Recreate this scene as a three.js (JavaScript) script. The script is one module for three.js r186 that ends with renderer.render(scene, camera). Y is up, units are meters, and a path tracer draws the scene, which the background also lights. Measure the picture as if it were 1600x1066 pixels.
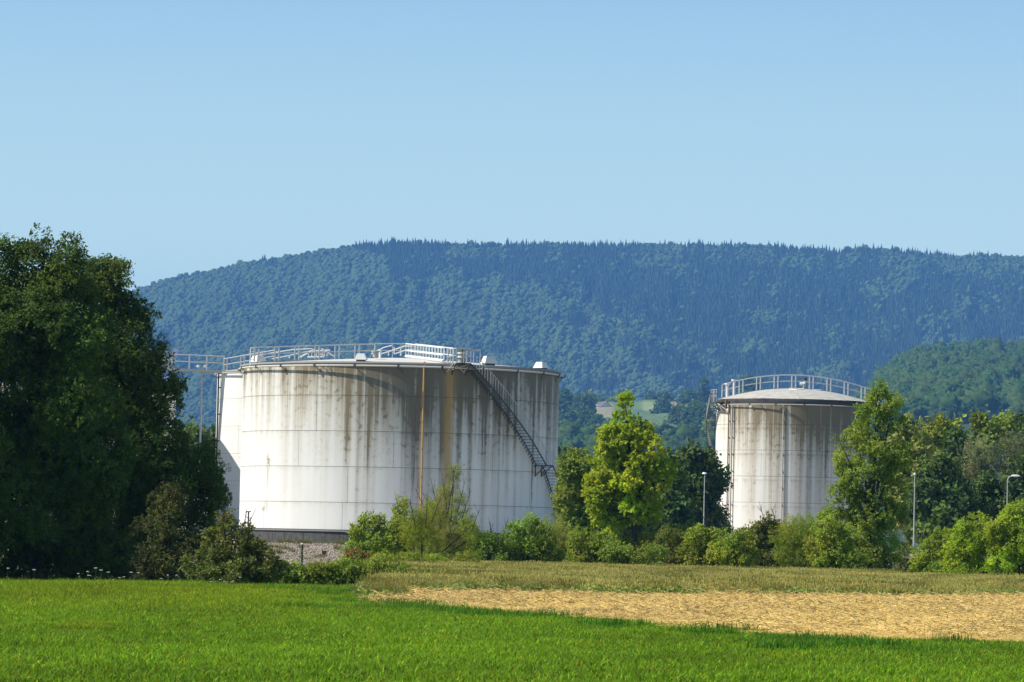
import * as THREE from 'three';
import { ImprovedNoise } from 'three/addons/math/ImprovedNoise.js';
import { mergeGeometries, mergeVertices } from 'three/addons/utils/BufferGeometryUtils.js';

// ───────────────────────── camera, sky, sun, exposure ─────────────────────────
const scene = new THREE.Scene();
const FOCAL = 6200;                                   // focal length of the photograph in its own pixels (1600 wide)
const EYE = 1.7;
const camera = new THREE.PerspectiveCamera(2 * Math.atan(533 / FOCAL) * 180 / Math.PI, 1600 / 1066, 1, 20000);
camera.position.set(0, EYE, 0);
camera.rotation.order = 'YXZ';
camera.rotation.set(Math.atan(305 / FOCAL), 0, 1.25 * Math.PI / 180);
camera.updateMatrixWorld(true);
scene.add(camera);

const SUN_AZ = 84 * Math.PI / 180, SUN_EL = 47 * Math.PI / 180;   // azimuth counted from towards-the-viewer to the left
const sunDir = new THREE.Vector3(-Math.sin(SUN_AZ) * Math.cos(SUN_EL), Math.sin(SUN_EL), Math.cos(SUN_AZ) * Math.cos(SUN_EL));
{
  const W = 256, H = 512, data = new Float32Array(W * H * 4);
  const stops = [[0, [0.58, 0.78, 0.74]], [4, [0.565, 0.765, 0.735]], [8, [0.29, 0.48, 0.63]], [15, [0.15, 0.27, 0.42]], [30, [0.075, 0.15, 0.29]], [60, [0.05, 0.10, 0.215]], [90, [0.042, 0.088, 0.19]]];
  for (let j = 0; j < H; j++) {
    const el = Math.max(0, ((j + 0.5) / H - 0.5) * 180);
    let k = 0; while (k < stops.length - 2 && el > stops[k + 1][0]) k++;
    const t = Math.min(1, (el - stops[k][0]) / (stops[k + 1][0] - stops[k][0]));
    for (let i = 0; i < W; i++) for (let c = 0; c < 4; c++)
      data[(j * W + i) * 4 + c] = c === 3 ? 1 : stops[k][1][c] + (stops[k + 1][1][c] - stops[k][1][c]) * t;
  }
  const skyTex = new THREE.DataTexture(data, W, H, THREE.RGBAFormat, THREE.FloatType);
  skyTex.mapping = THREE.EquirectangularReflectionMapping; skyTex.magFilter = THREE.LinearFilter; skyTex.needsUpdate = true;
  scene.background = skyTex; scene.environment = skyTex;
}
const sun = new THREE.DirectionalLight(new THREE.Color(1, 0.945, 0.85), 4.8);
sun.position.copy(sunDir).multiplyScalar(400).add(new THREE.Vector3(0, 0, -250));
sun.target.position.set(0, 0, -250); sun.castShadow = true;
Object.assign(sun.shadow.camera, { left: -220, right: 220, top: 220, bottom: -220, near: 1, far: 900 });
sun.shadow.mapSize.set(4096, 4096);
scene.add(sun, sun.target);
scene.fog = new THREE.FogExp2(new THREE.Color(0.17, 0.45, 1.0), 8.4e-5);
const renderer = new THREE.WebGLRenderer({ antialias: true });
renderer.toneMapping = THREE.LinearToneMapping;
renderer.toneMappingExposure = 1.4;
renderer.shadowMap.enabled = true;

// ───────────────────────── helpers ─────────────────────────
function rngOf(seed) { let a = seed >>> 0; return () => { a = (a + 0x6D2B79F5) | 0; let t = Math.imul(a ^ (a >>> 15), 1 | a); t = (t + Math.imul(t ^ (t >>> 7), 61 | t)) ^ t; return ((t ^ (t >>> 14)) >>> 0) / 4294967296; }; }
const perlin = new ImprovedNoise();
const N3 = (x, y, z = 0) => perlin.noise(x + 13.7, y + 41.3, z + 7.1);
const fbm = (x, y, z = 0) => N3(x, y, z) + 0.5 * N3(x * 2.1, y * 2.1, z * 2.1) + 0.25 * N3(x * 4.3, y * 4.3, z * 4.3);
const clamp = THREE.MathUtils.clamp, lerp = THREE.MathUtils.lerp, smooth = THREE.MathUtils.smoothstep;
const V = (x, y, z) => new THREE.Vector3(x, y, z);
function pl(table, x) { // piecewise linear
  if (x <= table[0][0]) return table[0][1];
  for (let i = 1; i < table.length; i++) if (x <= table[i][0]) return lerp(table[i - 1][1], table[i][1], (x - table[i - 1][0]) / (table[i][0] - table[i - 1][0]));
  return table[table.length - 1][1];
}
function ray(px, py) { return V((px - 800) / FOCAL, (533 - py) / FOCAL, -1).applyQuaternion(camera.quaternion); }
function at(px, py, depth) { const r = ray(px, py); return r.multiplyScalar(depth / -r.z).add(camera.position); }     // the place seen at a photo pixel, depth metres away
function onGround(px, py) { const r = ray(px, py); return r.multiplyScalar(-EYE / r.y).add(camera.position); }
const inv = camera.matrixWorldInverse;
function pixelOf(p) { const q = p.clone().applyMatrix4(inv); return [800 + FOCAL * q.x / -q.z, 533 - FOCAL * q.y / -q.z]; }
const used = {};
function numbered(name) { const n = used[name] = (used[name] ?? -1) + 1; return n ? name + '_' + String(n).padStart(3, '0') : name; }
function sh(o) { o.castShadow = true; o.receiveShadow = true; return o; }
function tag(o, label, category, group, kind) { if (label) o.userData.label = label; if (category) o.userData.category = category; if (group) o.userData.group = group; if (kind) o.userData.kind = kind; return o; }
function thing(name, label, category, pos, group) { const o = new THREE.Group(); o.name = numbered(name); o.position.copy(pos); scene.add(o); return tag(o, label, category, group); }
function part(parent, name, geo, mat) { const m = sh(new THREE.Mesh(geo, mat)); m.name = name; parent.add(m); return m; }
function group(parent, name, pos) { const g = new THREE.Group(); g.name = name; if (pos) g.position.copy(pos); parent.add(g); return g; }
const CYL = new THREE.CylinderGeometry(1, 1, 1, 8, 1), BOX = new THREE.BoxGeometry(1, 1, 1), UP = V(0, 1, 0);
function rod(parent, name, a, b, r, mat, geo = CYL) {
  const m = part(parent, name, geo, mat), d = b.clone().sub(a), L = d.length();
  m.position.copy(a).addScaledVector(d, 0.5); m.quaternion.setFromUnitVectors(UP, d.normalize()); m.scale.set(r, L, r); return m;
}
function box(parent, name, pos, size, mat, ry = 0) { const m = part(parent, name, BOX, mat); m.position.copy(pos); m.scale.set(...size); m.rotation.y = ry; return m; }
function rodGeo(a, b, r0, r1 = r0, seg = 7) {
  const d = b.clone().sub(a), g = new THREE.CylinderGeometry(r1, r0, d.length(), seg, 1);
  g.applyQuaternion(new THREE.Quaternion().setFromUnitVectors(UP, d.clone().normalize())); g.translate(...a.clone().addScaledVector(d, 0.5).toArray()); return g;
}
function std(r, g, b, rough = 0.8, extra = {}) { return new THREE.MeshStandardMaterial({ color: new THREE.Color(r, g, b), roughness: rough, side: THREE.DoubleSide, ...extra }); }
function geom(pos, nor, uv, idx, col) {
  const g = new THREE.BufferGeometry();
  g.setAttribute('position', new THREE.Float32BufferAttribute(pos, 3));
  if (nor) g.setAttribute('normal', new THREE.Float32BufferAttribute(nor, 3));
  if (uv) g.setAttribute('uv', new THREE.Float32BufferAttribute(uv, 2));
  if (col) g.setAttribute('color', new THREE.Float32BufferAttribute(col, 3));
  if (idx) g.setIndex(idx);
  if (!nor) g.computeVertexNormals();
  return g;
}
const toS = (x) => 255 * (x <= 0.0031308 ? x * 12.92 : 1.055 * Math.pow(x, 1 / 2.4) - 0.055);
function texture(W, H, fn, srgb = true) { // fn(u, v, out) gives linear colour
  const d = new Uint8Array(W * H * 4), o = [0, 0, 0];
  for (let j = 0; j < H; j++) for (let i = 0; i < W; i++) {
    fn((i + 0.5) / W, (j + 0.5) / H, o);
    for (let c = 0; c < 3; c++) d[(j * W + i) * 4 + c] = clamp(srgb ? toS(clamp(o[c], 0, 1)) : o[c] * 255, 0, 255);
    d[(j * W + i) * 4 + 3] = 255;
  }
  const t = new THREE.DataTexture(d, W, H); t.magFilter = THREE.LinearFilter; t.minFilter = THREE.LinearMipmapLinearFilter; t.generateMipmaps = true;
  t.wrapS = t.wrapT = THREE.RepeatWrapping; if (srgb) t.colorSpace = THREE.SRGBColorSpace; t.needsUpdate = true; return t;
}

// ───────────────────────── materials ─────────────────────────
const M = {
  galv: std(0.50, 0.50, 0.49, 0.5, { metalness: 0.2 }), galvDull: std(0.34, 0.33, 0.30, 0.7), white: std(0.78, 0.78, 0.76, 0.5), dark: std(0.07, 0.07, 0.065, 0.8),
  deck: std(0.30, 0.29, 0.26, 0.8), rust: std(0.22, 0.10, 0.04, 0.9), ochre: std(0.50, 0.30, 0.10, 0.7), ventWhite: std(0.72, 0.71, 0.69, 0.6),
  roof: std(0.55, 0.54, 0.50, 0.85), gap: std(0.10, 0.095, 0.085, 0.95), pale: std(0.66, 0.65, 0.58, 0.8), pole: std(0.42, 0.44, 0.46, 0.5), bark: std(0.06, 0.05, 0.038, 1),
  tread: std(0.12, 0.12, 0.115, 0.8), brown: std(0.11, 0.065, 0.045, 0.9),
};
const concreteTex = texture(512, 512, (u, v, o) => {
  const n = 0.062 + 0.024 * fbm(u * 9, v * 9) + 0.03 * N3(u * 60, v * 60), s = Math.max(0, N3(u * 45, v * 1.5) - 0.15) * 0.12;
  const k = Math.max(0.03, n - s); o[0] = k; o[1] = k * 0.99; o[2] = k * 0.96;
});
M.concrete = new THREE.MeshStandardMaterial({ map: concreteTex, roughness: 0.9, side: THREE.DoubleSide });
const gravelTex = texture(512, 512, (u, v, o) => {
  const a = N3(u * 90, v * 90, 1), b = N3(u * 44, v * 44, 5), k = 0.30 + 0.16 * a + 0.10 * b; o[0] = Math.max(0.05, k); o[1] = Math.max(0.05, k * 0.84); o[2] = Math.max(0.04, k * 0.67);
});
gravelTex.repeat.set(0.5, 0.5);
M.gravel = new THREE.MeshStandardMaterial({ map: gravelTex, bumpMap: gravelTex, bumpScale: 0.03, roughness: 0.95, side: THREE.DoubleSide });

// ───────────────────────── terrain ─────────────────────────
function groundH(d) { // d = metres in front of the camera
  if (d < 200) return 0; if (d < 236) return -0.5 * smooth(d, 200, 232); if (d < 241.5) return lerp(-0.5, 0.95, clamp((d - 237) / 4.5, 0, 1));
  if (d < 430) return 0.95; return 0.95 * (1 - smooth(d, 430, 700));
}
function sheet(ds, xs, hf, yoff, name, mat, uvScale = 1) {
  const pos = [], uv = [], idx = [];
  ds.forEach((d, j) => xs.forEach((x, i) => { pos.push(x, hf(d, x) + yoff, -d); uv.push(x * uvScale, d * uvScale); if (j && i) { const n = xs.length, a = j * n + i; idx.push(a - n - 1, a - n, a, a - n - 1, a, a - 1); } }));
  const m = sh(new THREE.Mesh(geom(pos, null, uv, idx), mat)); m.name = numbered(name); m.userData.kind = 'structure'; scene.add(m); return m;
}
const soilTex = texture(512, 512, (u, v, o) => { const n = fbm(u * 14, v * 14), k = 1 + 0.35 * n; o[0] = 0.040 * k; o[1] = 0.075 * k; o[2] = 0.016 * k; });
soilTex.repeat.set(0.12, 0.12);
M.soil = new THREE.MeshStandardMaterial({ map: soilTex, roughness: 1, side: THREE.DoubleSide });
{
  const ds = [-400, -60, 0, 30]; for (let d = 40; d <= 200; d += 10) ds.push(d);
  ds.push(205, 210, 215, 220, 225, 230, 234, 237, 238, 239, 240, 241, 241.5, 242, 260, 300, 360, 430, 480, 540, 620, 700, 1000, 1600, 2600, 4200, 6500, 9500);
  const xs = []; for (const x of [2400, 1200, 600, 300, 200, 150, 120, 100, 80, 60, 45, 30, 15]) xs.push(-x); xs.push(0); for (const x of [15, 30, 45, 60, 80, 100, 120, 150, 200, 300, 600, 1200, 2400]) xs.push(x);
  sheet(ds, xs, groundH, 0, 'ground', M.soil);
  const gx = []; for (let x = -44; x <= 52; x += 4) gx.push(x);
  sheet([236.6, 237, 238, 239, 240, 241, 241.5, 242, 255, 270, 300, 350, 400], gx, groundH, 0.006, 'gravel_yard', M.gravel, 1);
}
// stones lying on the bank that shows through the gap in the shrubs
{
  const r = rngOf(71), g = new THREE.IcosahedronGeometry(1, 0), n = 5200, im = sh(new THREE.InstancedMesh(g, std(1, 1, 1, 0.95), n)), m4 = new THREE.Matrix4(), q = new THREE.Quaternion(), e = new THREE.Euler(), c = new THREE.Color();
  const x0 = at(395, 870, 239).x, x1 = at(575, 870, 239).x;
  for (let i = 0; i < n; i++) {
    const d = 236.8 + r() * 5.4, s = 0.025 + r() * r() * 0.06, t = 0.22 + r() * 0.26;
    q.setFromEuler(e.set(r() * 6, r() * 6, r() * 6)); m4.compose(V(lerp(x0, x1, r()), groundH(d) + s * 0.3, -d), q, V(s * (0.8 + r() * 0.7), s * 0.7, s)); im.setMatrixAt(i, m4); im.setColorAt(i, c.setRGB(t, t * 0.83, t * 0.64));
  }
  im.name = 'gravel'; tag(im, 'loose pinkish grey gravel on the bank in front of the largest tank', null, null, 'stuff'); scene.add(im);
}

// ── mountain: a height field round the camera, in azimuth and range ──
function azOf(px) { const r = ray(px, 600); return Math.atan2(r.x, -r.z); }
function tanEl(px, py) { const r = ray(px, py); return r.y / Math.hypot(r.x, r.z); }
const ridge = [[-300, 640], [0, 545], [120, 490], [210, 456], [260, 440], [320, 427], [380, 413], [420, 409], [480, 398], [540, 387], [600, 381], [700, 384], [800, 384], [900, 384], [1000, 385], [1080, 385], [1150, 385], [1250, 390], [1300, 395], [1350, 391], [1400, 395], [1450, 399], [1500, 403], [1600, 404], [1900, 415]];
const R0 = 5600, R1 = 8000;
function mountainH(px, rr) {
  const top = tanEl(px, pl(ridge, px)) * R1, t = (rr - R0) / (R1 - R0);
  const prof = t <= 1 ? 0.14 + 0.86 * (0.75 * t + 0.25 * t * t) : 1 - (t - 1) * 0.9;
  const edge = smooth(t, 0, 0.25) * (1 - smooth(t, 0.78, 1));
  const k = px / 95 + t * 2.2;
  let n = 26 * fbm(k, t * 1.6, 3) + 14 * fbm(px / 34 - t * 2.4, t * 5, 9) + 7 * fbm(px / 14, t * 11, 2);
  n -= 40 * Math.exp(-(((px - 268 + (t - 0.5) * 40) / 26) ** 2)) * smooth(t, 0.1, 0.3) * (1 - smooth(t, 0.45, 0.6));
  return top * prof + n * edge;
}
function polar(px, rr, y) { const a = azOf(px); return V(rr * Math.sin(a), y, -rr * Math.cos(a)); }
M.forestFloor = std(0.022, 0.035, 0.014, 1);
function field(p0, p1, np, r0, r1, nr, hf, name, mat, colf) {
  const pos = [], idx = [], col = [];
  for (let j = 0; j <= nr; j++) for (let i = 0; i <= np; i++) {
    const px = lerp(p0, p1, i / np), rr = lerp(r0, r1, j / nr), p = polar(px, rr, 0); p.y = hf(px, rr); pos.push(p.x, p.y, p.z);
    if (colf) col.push(...colf(px, rr, p));
    if (i && j) { const n = np + 1, a = j * n + i; idx.push(a - n - 1, a - n, a, a - n - 1, a, a - 1); }
  }
  const m = sh(new THREE.Mesh(geom(pos, null, null, idx, colf ? col : null), mat)); m.name = name; m.userData.kind = 'structure'; scene.add(m); return m;
}
field(-150, 1760, 300, R0, 8700, 110, mountainH, 'mountain', M.forestFloor);

// crown shapes for far trees
function blob(seed, sx, sy, detail, amp) {
  const g0 = new THREE.IcosahedronGeometry(1, detail); g0.deleteAttribute('uv'); g0.deleteAttribute('normal'); const g = mergeVertices(g0, 1e-4), p = g.attributes.position, v = V(0, 0, 0);
  for (let i = 0; i < p.count; i++) { v.fromBufferAttribute(p, i).normalize(); const k = 1 + amp * fbm(v.x * 1.7 + seed * 9, v.y * 1.7, v.z * 1.7) + amp * 0.5 * N3(v.x * 5 + seed, v.y * 5, v.z * 5); v.multiplyScalar(k); p.setXYZ(i, v.x * sx, v.y * sy, v.z * sx); }
  g.computeVertexNormals(); return g;
}
function firGeo(seed) {
  const r = rngOf(seed), gs = [];
  for (let k = 0; k < 5; k++) { const c = new THREE.ConeGeometry(0.24 * (1 - k * 0.17) * (0.9 + r() * 0.25), 0.42, 7, 1, true); c.rotateY(r() * 6); c.translate((r() - 0.5) * 0.03, 0.22 + k * 0.165, (r() - 0.5) * 0.03); gs.push(c); }
  return mergeGeometries(gs);
}
const coniferEdge = [[520, 300], [545, 380], [560, 398], [605, 402], [612, 440], [640, 444], [700, 434], [760, 428], [850, 452], [900, 476], [960, 505], [1000, 560], [1050, 612], [1100, 625], [1700, 660]];
{
  const r = rngOf(5), dec = [], fir = [];
  const LW = 112000;
  for (let i = 0; i < LW; i++) {
    const px = lerp(170, 1700, r()), rr = 8010 * Math.sqrt(lerp((5650 / 8010) ** 2, 1, r())), y = mountainH(px, rr), [qx, qy] = pixelOf(polar(px, rr, y + 5));
    const n1 = fbm(qx / 70, qy / 30, 11), n2 = fbm(qx / 95, qy / 45, 21);
    let con = qy < pl(coniferEdge, qx) + n1 * 34 + (r() - 0.5) * 16; if (r() < 0.06 && qx > 620) con = !con;
    if (qx > 830 && qy > 398 && n2 + 0.25 * smooth(qx, 1330, 1420) * (1 - smooth(qx, 1540, 1600)) * smooth(qy, 455, 475) * (1 - smooth(qy, 530, 560)) + (r() - 0.5) * 0.5 > 0.40) con = false;
    if (qx > 700 && rr > 7800 && fbm(qx / 38, 3.3, 5) > -0.05 && r() < 0.7) con = false;
    if (!con && qx > 640 && n2 < -0.52) con = true;
    if (qx > 405 && qx < 432 && rr > 7900 && r() < 0.5) con = true;
    if (qx > 236 && qx < 275 && qy > 510 && qy < 560 && r() < 0.8) continue;             // the bare rock face
    (con ? fir : dec).push([px, rr, y, r(), r(), r()]);
  }
  const m4 = new THREE.Matrix4(), q = new THREE.Quaternion(), c = new THREE.Color(), ey = V(0, 1, 0);
  const wood = (list, geos, name, label, place) => geos.forEach((g, k) => {
    const mine = list.filter((_, i) => i % geos.length === k), im = sh(new THREE.InstancedMesh(g, std(1, 1, 1, 1), mine.length));
    mine.forEach((t, i) => place(t, i, im)); im.name = numbered(name); tag(im, label[k], null, null, 'stuff'); scene.add(im);
  });
  const kinds = ['rounder', 'wider'];
  wood(dec, [blob(1, 1, 0.85, 3, 0.5), blob(2, 1, 0.8, 3, 0.5)], 'broadleaf_forest', kinds.map((k) => `${k} broadleaf crowns covering the lower mountainside`), ([px, rr, y, a, b, d], i, im) => {
    const s = 2.3 + a * 1.9 + (a > 0.92 ? 1.8 : 0); m4.compose(polar(px, rr, y + s * 0.9 + b * 2.5), q.setFromAxisAngle(ey, d * 6.28), V(s, s * (0.9 + b * 0.5), s)); im.setMatrixAt(i, m4);
    const k = 0.85 + 0.4 * b + 0.25 * fbm(px / 60, rr / 400, 4); im.setColorAt(i, c.setRGB(0.058 * k, 0.100 * k, 0.024 * k));
  });
  wood(fir, [firGeo(3), firGeo(4)], 'conifer_forest', ['taller dark conifers covering the upper mountainside', 'shorter dark conifers covering the upper mountainside'], ([px, rr, y, a, b, d], i, im) => {
    const s = 8 + a * 7 + (a > 0.9 ? 4 : 0); m4.compose(polar(px, rr, y - 1), q.setFromAxisAngle(ey, d * 6.28), V(s, s, s)); im.setMatrixAt(i, m4);
    const k = 0.85 + 0.4 * b; im.setColorAt(i, c.setRGB(0.032 * k, 0.058 * k, 0.024 * k));
  });
}
// bare rock on the mountain's left flank
{
  const r = rngOf(99), g = blob(8, 1, 1.3, 1, 0.4), n = 60, im = sh(new THREE.InstancedMesh(g, std(0.20, 0.16, 0.15, 1), n)), m4 = new THREE.Matrix4();
  for (let i = 0; i < n; i++) { const px = 240 + r() * 32, rr = 6500 + r() * 500, s = 5 + r() * 9; m4.compose(polar(px, rr, mountainH(px, rr) + s * 0.4), new THREE.Quaternion().setFromAxisAngle(UP, r() * 6), V(s, s, s)); im.setMatrixAt(i, m4); }
  im.name = 'rock_face'; tag(im, 'bare pinkish rock face among trees on the left flank of the mountain', null, null, 'stuff'); scene.add(im);
}

// ── foothill: village meadows in the middle, wooded knoll on the right ──
const hillRidge = [[100, 720], [500, 720], [800, 650], [860, 628], [960, 622], [1130, 628], [1250, 660], [1330, 655], [1365, 622], [1390, 592], [1420, 574], [1450, 568], [1500, 562], [1560, 560], [1640, 566], [1800, 590]];
const H0 = 2565, H1 = 3915;
function hillH(px, rr) {
  const t = (rr - H0) / (H1 - H0), top = tanEl(px, pl(hillRidge, px)) * H1;
  const prof = t <= 1 ? 0.42 * smooth(t, -0.35, 0.05) + 0.58 * Math.max(0, t) : 1 - (t - 1) * 1.2;
  return top * prof + 3 * fbm(px / 40, t * 4, 8) * smooth(t, 0, 0.3);
}
field(60, 1760, 260, 2090, 4320, 70, hillH, 'foothill', std(1, 1, 1, 1, { vertexColors: true }), (px, rr, p) => {
  const [qx, qy] = pixelOf(p), n = fbm(px / 22, rr / 160, 6);
  let c = [0.10 + 0.02 * n, 0.165 + 0.03 * n, 0.045];
  if (qx > 862 && qx < 905 && qy > 640 && qy < 668) c = [0.22, 0.21, 0.10];
  if (qx > 920 && qx < 960 && qy > 630 && qy < 655) c = [0.24, 0.22, 0.11];
  if (qx > 1004 && qx < 1030 && qy > 628 && qy < 642) c = [0.24, 0.28, 0.10];
  if (qx > 1042 && qx < 1062 && qy > 626 && qy < 642) c = [0.28, 0.24, 0.12];
  if (qx > 1300) c = [0.03, 0.05, 0.018];
  return c;
});

// ───────────────────────── storage tanks ─────────────────────────
function platesOf(parent, R, levels, per, offs, mat, y0, y1) {
  const cache = {};
  for (let c = 0; c < levels.length - 1; c++) {
    const a0 = levels[c] + 0.014, a1 = levels[c + 1] - 0.014, dphi = Math.PI * 2 / per;
    for (let k = 0; k < per; k++) {
      const p0 = offs[c] + k * dphi + 0.010 / R, p1 = offs[c] + (k + 1) * dphi - 0.010 / R, n = 12, pos = [], nor = [], uv = [], idx = [];
      for (let i = 0; i <= n; i++) {
        const p = lerp(p0, p1, i / n), s = Math.sin(p), q = Math.cos(p), u = p / (2 * Math.PI) + 0.5;
        for (const [y, r, v] of [[a0, R - 0.02, a0], [a0, R, a0], [a1, R, a1], [a1, R - 0.02, a1]]) { pos.push(s * r, y, q * r); nor.push(s, 0, q); uv.push(u, (v - y0) / (y1 - y0)); }
        if (i) for (let j = 0; j < 3; j++) { const a = i * 4 + j, b = a - 4; idx.push(b, a, a + 1, b, a + 1, b + 1); }
      }
      part(parent, 'steel_plate', geom(pos, nor, uv, idx), mat);
    }
  }
}
function tankTex(o) {
  const W = o.W, H = o.H, seed = o.seed;
  return texture(W, H, (u, v, out) => {
    const phi = (u - 0.5) * 2 * Math.PI, px = o.cx + o.Rpx * Math.sin(phi), py = lerp(o.bot, o.top, v), front = Math.cos(phi) > 0, below = py - o.top;
    const arc = u * o.arc;                                        // metres round the tank
    const sn = 0.5 + 0.8 * N3(arc * 1.1, v * 0.6, seed) + 0.6 * N3(arc * 3.3, v * 0.8, seed + 3) + 0.5 * N3(arc * 9, v * 1.2, seed + 5) + 0.4 * N3(arc * 19, v * 1.5, seed + 6);
    const len = pl(o.len, px) * (0.35 + 1.3 * clamp(0.5 + 1.3 * N3(arc * 2.0, 0.5, seed + 8), 0, 1.3));
    let d = pl(o.band, px) * Math.exp(-below / Math.max(8, len)) * clamp(sn + 0.25, 0.1, 1.5);
    d += pl(o.upperTone, px) * (1 - smooth(py, o.upperToneEnd - 60, o.upperToneEnd + 40)) * clamp(0.75 + 0.8 * N3(arc * 0.9, v * 2, seed + 11), 0.1, 1.5);  // darker tone over the upper wall, weighted across its width
    let brown = pl(o.brown, px), ochre = 0;
    if (front) for (const [sx, w, yEnd, k, kind] of o.streaks) {
      const wob = sx + 0.8 * N3(py / 18, sx, seed), g = Math.exp(-(((px - wob) / (w * 0.6)) ** 2));
      if (g < 0.01) continue;
      const f = g * k * (1 - smooth(py, yEnd - 70, yEnd)) * clamp(0.8 + 0.5 * N3(arc * 9, v * 2.5, seed + 2) + 0.35 * N3(arc * 5, v * 9, seed + 4), 0.2, 1.3);
      if (kind === 'o') ochre = Math.max(ochre, f); else { d += f; if (kind === 'b') brown = Math.max(brown, g * 0.9); }
    }
    for (const s of o.spots ?? []) { const g = Math.exp(-(((px - s[0]) / s[2]) ** 2) - (((py - s[1]) / s[3]) ** 2)); d += g * s[4] * clamp(0.5 + 1.5 * N3(arc * 9, v * 60, seed), 0, 1); }
    const mott = fbm(arc * 2.6, v * o.hm * 2.6, seed + 20); d += Math.max(0, mott - 0.15) * 0.55 * clamp(d * 2.2, 0, 1);
    for (const sy of o.seams) { const q = py - sy; if (q > -1.5 && q < 9) d += (q < 1.5 ? 0.13 : 0.10 * Math.exp(-q / 4)) * clamp(0.6 + 1.2 * N3(arc * 2.5, sy, seed), 0, 1.4) * (o.seamK ?? 1); }
    d = clamp(d, 0, 0.96); ochre = clamp(ochre, 0, 0.8);
    const w = 1 - 0.035 * (0.5 + fbm(arc * 0.5, v * 3, seed + 30)), base = o.base ?? [0.775, 0.77, 0.74];
    const dk = [lerp(0.085, 0.20, brown), lerp(0.082, 0.152, brown), lerp(0.068, 0.075, brown)];
    const warm = clamp(d * 1.6, 0, 1) * (1 - d) * 0.5 * brown;
    for (let c = 0; c < 3; c++) { let x = lerp(base[c] * w, dk[c], d) * (1 - warm * [0.05, 0.16, 0.5][c]); x = lerp(x, [0.46, 0.285, 0.085][c], ochre); out[c] = x; }
  });
}
function tube(parent, name, pts, r, mat, closed = false, seg = 0, rad = 6) {
  return part(parent, name, new THREE.TubeGeometry(new THREE.CatmullRomCurve3(pts, closed, 'centripetal'), seg || pts.length * 3, r, rad, closed), mat);
}
function onRim(R, phi, y) { return V(R * Math.sin(phi), y, R * Math.cos(phi)); }
function ringGeo(prof, n = 160) { return new THREE.LatheGeometry(prof.map(([r, y]) => new THREE.Vector2(r, y)), n); }
// railing along a polyline of floor points
function railing(parent, pts, h, every, mat, o = {}) {
  const g = group(parent, 'railing'), c = new THREE.CatmullRomCurve3(pts, false, 'centripetal'), L = c.getLength(), n = Math.max(1, Math.round(L / every));
  const up = (p, y) => p.clone().add(V(0, y, 0)), S = pts.length > 2 ? 40 : 2, line = (y) => c.getSpacedPoints(S).map((p) => up(p, y));
  tube(g, 'top_rail', line(h), o.r ?? 0.028, mat, false, S);
  tube(g, 'mid_rail', line(h * 0.52), o.mid ?? 0.022, mat, false, S);
  if (o.toe) tube(g, 'toe_board', line(0.12), o.toe, mat, false, S, 4);
  for (let i = 0; i <= n; i++) { const p = c.getPointAt(i / n); rod(g, 'post', p, up(p, h), o.post ?? 0.026, mat); if (o.pair && i < n) { const t = i / n + o.pair / L; if (t < 1) { const q = c.getPointAt(t); rod(g, 'post', q, up(q, h), o.post ?? 0.026, mat); } } }
  return g;
}
function vent(parent, pos, w, h, d, ry) {
  const g = group(parent, 'roof_vent', pos); g.rotation.y = ry;
  box(g, 'vent_neck', V(0, 0.09, 0), [w * 0.72, 0.18, d * 0.72], M.dark);
  const hood = part(g, 'vent_hood', new THREE.CylinderGeometry(0.44, 0.72, 1, 4, 1).rotateY(Math.PI / 4).toNonIndexed(), M.ventWhite);
  hood.geometry.computeVertexNormals(); hood.position.set(0, 0.16 + h / 2, 0); hood.scale.set(w, h, d); return g;
}
// outside stair winding round a tank
function stair(parent, R, segs, o) {
  const g = group(parent, 'outside_stair'), wdt = 0.78, outerR = R + 0.12 + wdt, rise = 0.2;
  const inner = [], outer = [], rail = [], midr = [];
  for (const [p0, y0, p1, y1] of segs) {
    const n = Math.max(2, Math.round(Math.abs(y1 - y0) / rise));
    if (Math.abs(y1 - y0) < 0.05) {
      const m = part(g, 'landing', BOX, M.tread), pm = (p0 + p1) / 2; m.position.copy(onRim(R + 0.12 + wdt / 2, pm, y0)); m.rotation.y = pm; m.scale.set(Math.abs(p1 - p0) * outerR, 0.05, wdt);
      for (const p of [p0, p1]) { rod(g, 'bracket', onRim(R + 0.02, p, y0 - 0.75), onRim(outerR - 0.1, p, y0 - 0.03), 0.035, M.dark); rod(g, 'bracket', onRim(R + 0.05, p, y0 - 0.75), onRim(R + 0.05, p, y0), 0.035, M.dark); }
    } else for (let i = 0; i < n; i++) {
      const t = (i + 0.5) / n, p = lerp(p0, p1, t), y = lerp(y0, y1, t), m = part(g, 'tread', BOX, M.tread);
      m.position.copy(onRim(R + 0.12 + wdt / 2, p, y)); m.rotation.y = p; m.scale.set(0.25, 0.035, wdt);
      rod(g, 'tread_bracket', onRim(R - 0.02, p, y - 0.22), onRim(R + 0.14, p, y - 0.02), 0.03, M.dark);
    }
    const K = Math.max(3, n);
    for (let i = 0; i <= K; i++) { const p = lerp(p0, p1, i / K), y = lerp(y0, y1, i / K); inner.push(onRim(R + 0.12, p, y)); outer.push(onRim(outerR, p, y)); rail.push(onRim(outerR, p, y + 0.95)); midr.push(onRim(outerR, p, y + 0.5)); rod(g, 'baluster', onRim(outerR, p, y), onRim(outerR, p, y + 0.95), o.bal ?? 0.012, o.railMat); }
  }
  tube(g, 'stringer', outer, 0.05, M.dark, false, outer.length * 2); tube(g, 'stringer', inner, 0.035, M.dark, false, inner.length * 2);
  tube(g, 'handrail', rail, 0.026, o.railMat, false, rail.length * 2);
  if (o.mid) tube(g, 'mid_rail', midr, 0.02, o.railMat, false, rail.length * 2);
  return g;
}
const PI = Math.PI, DEG = PI / 180;

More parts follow.
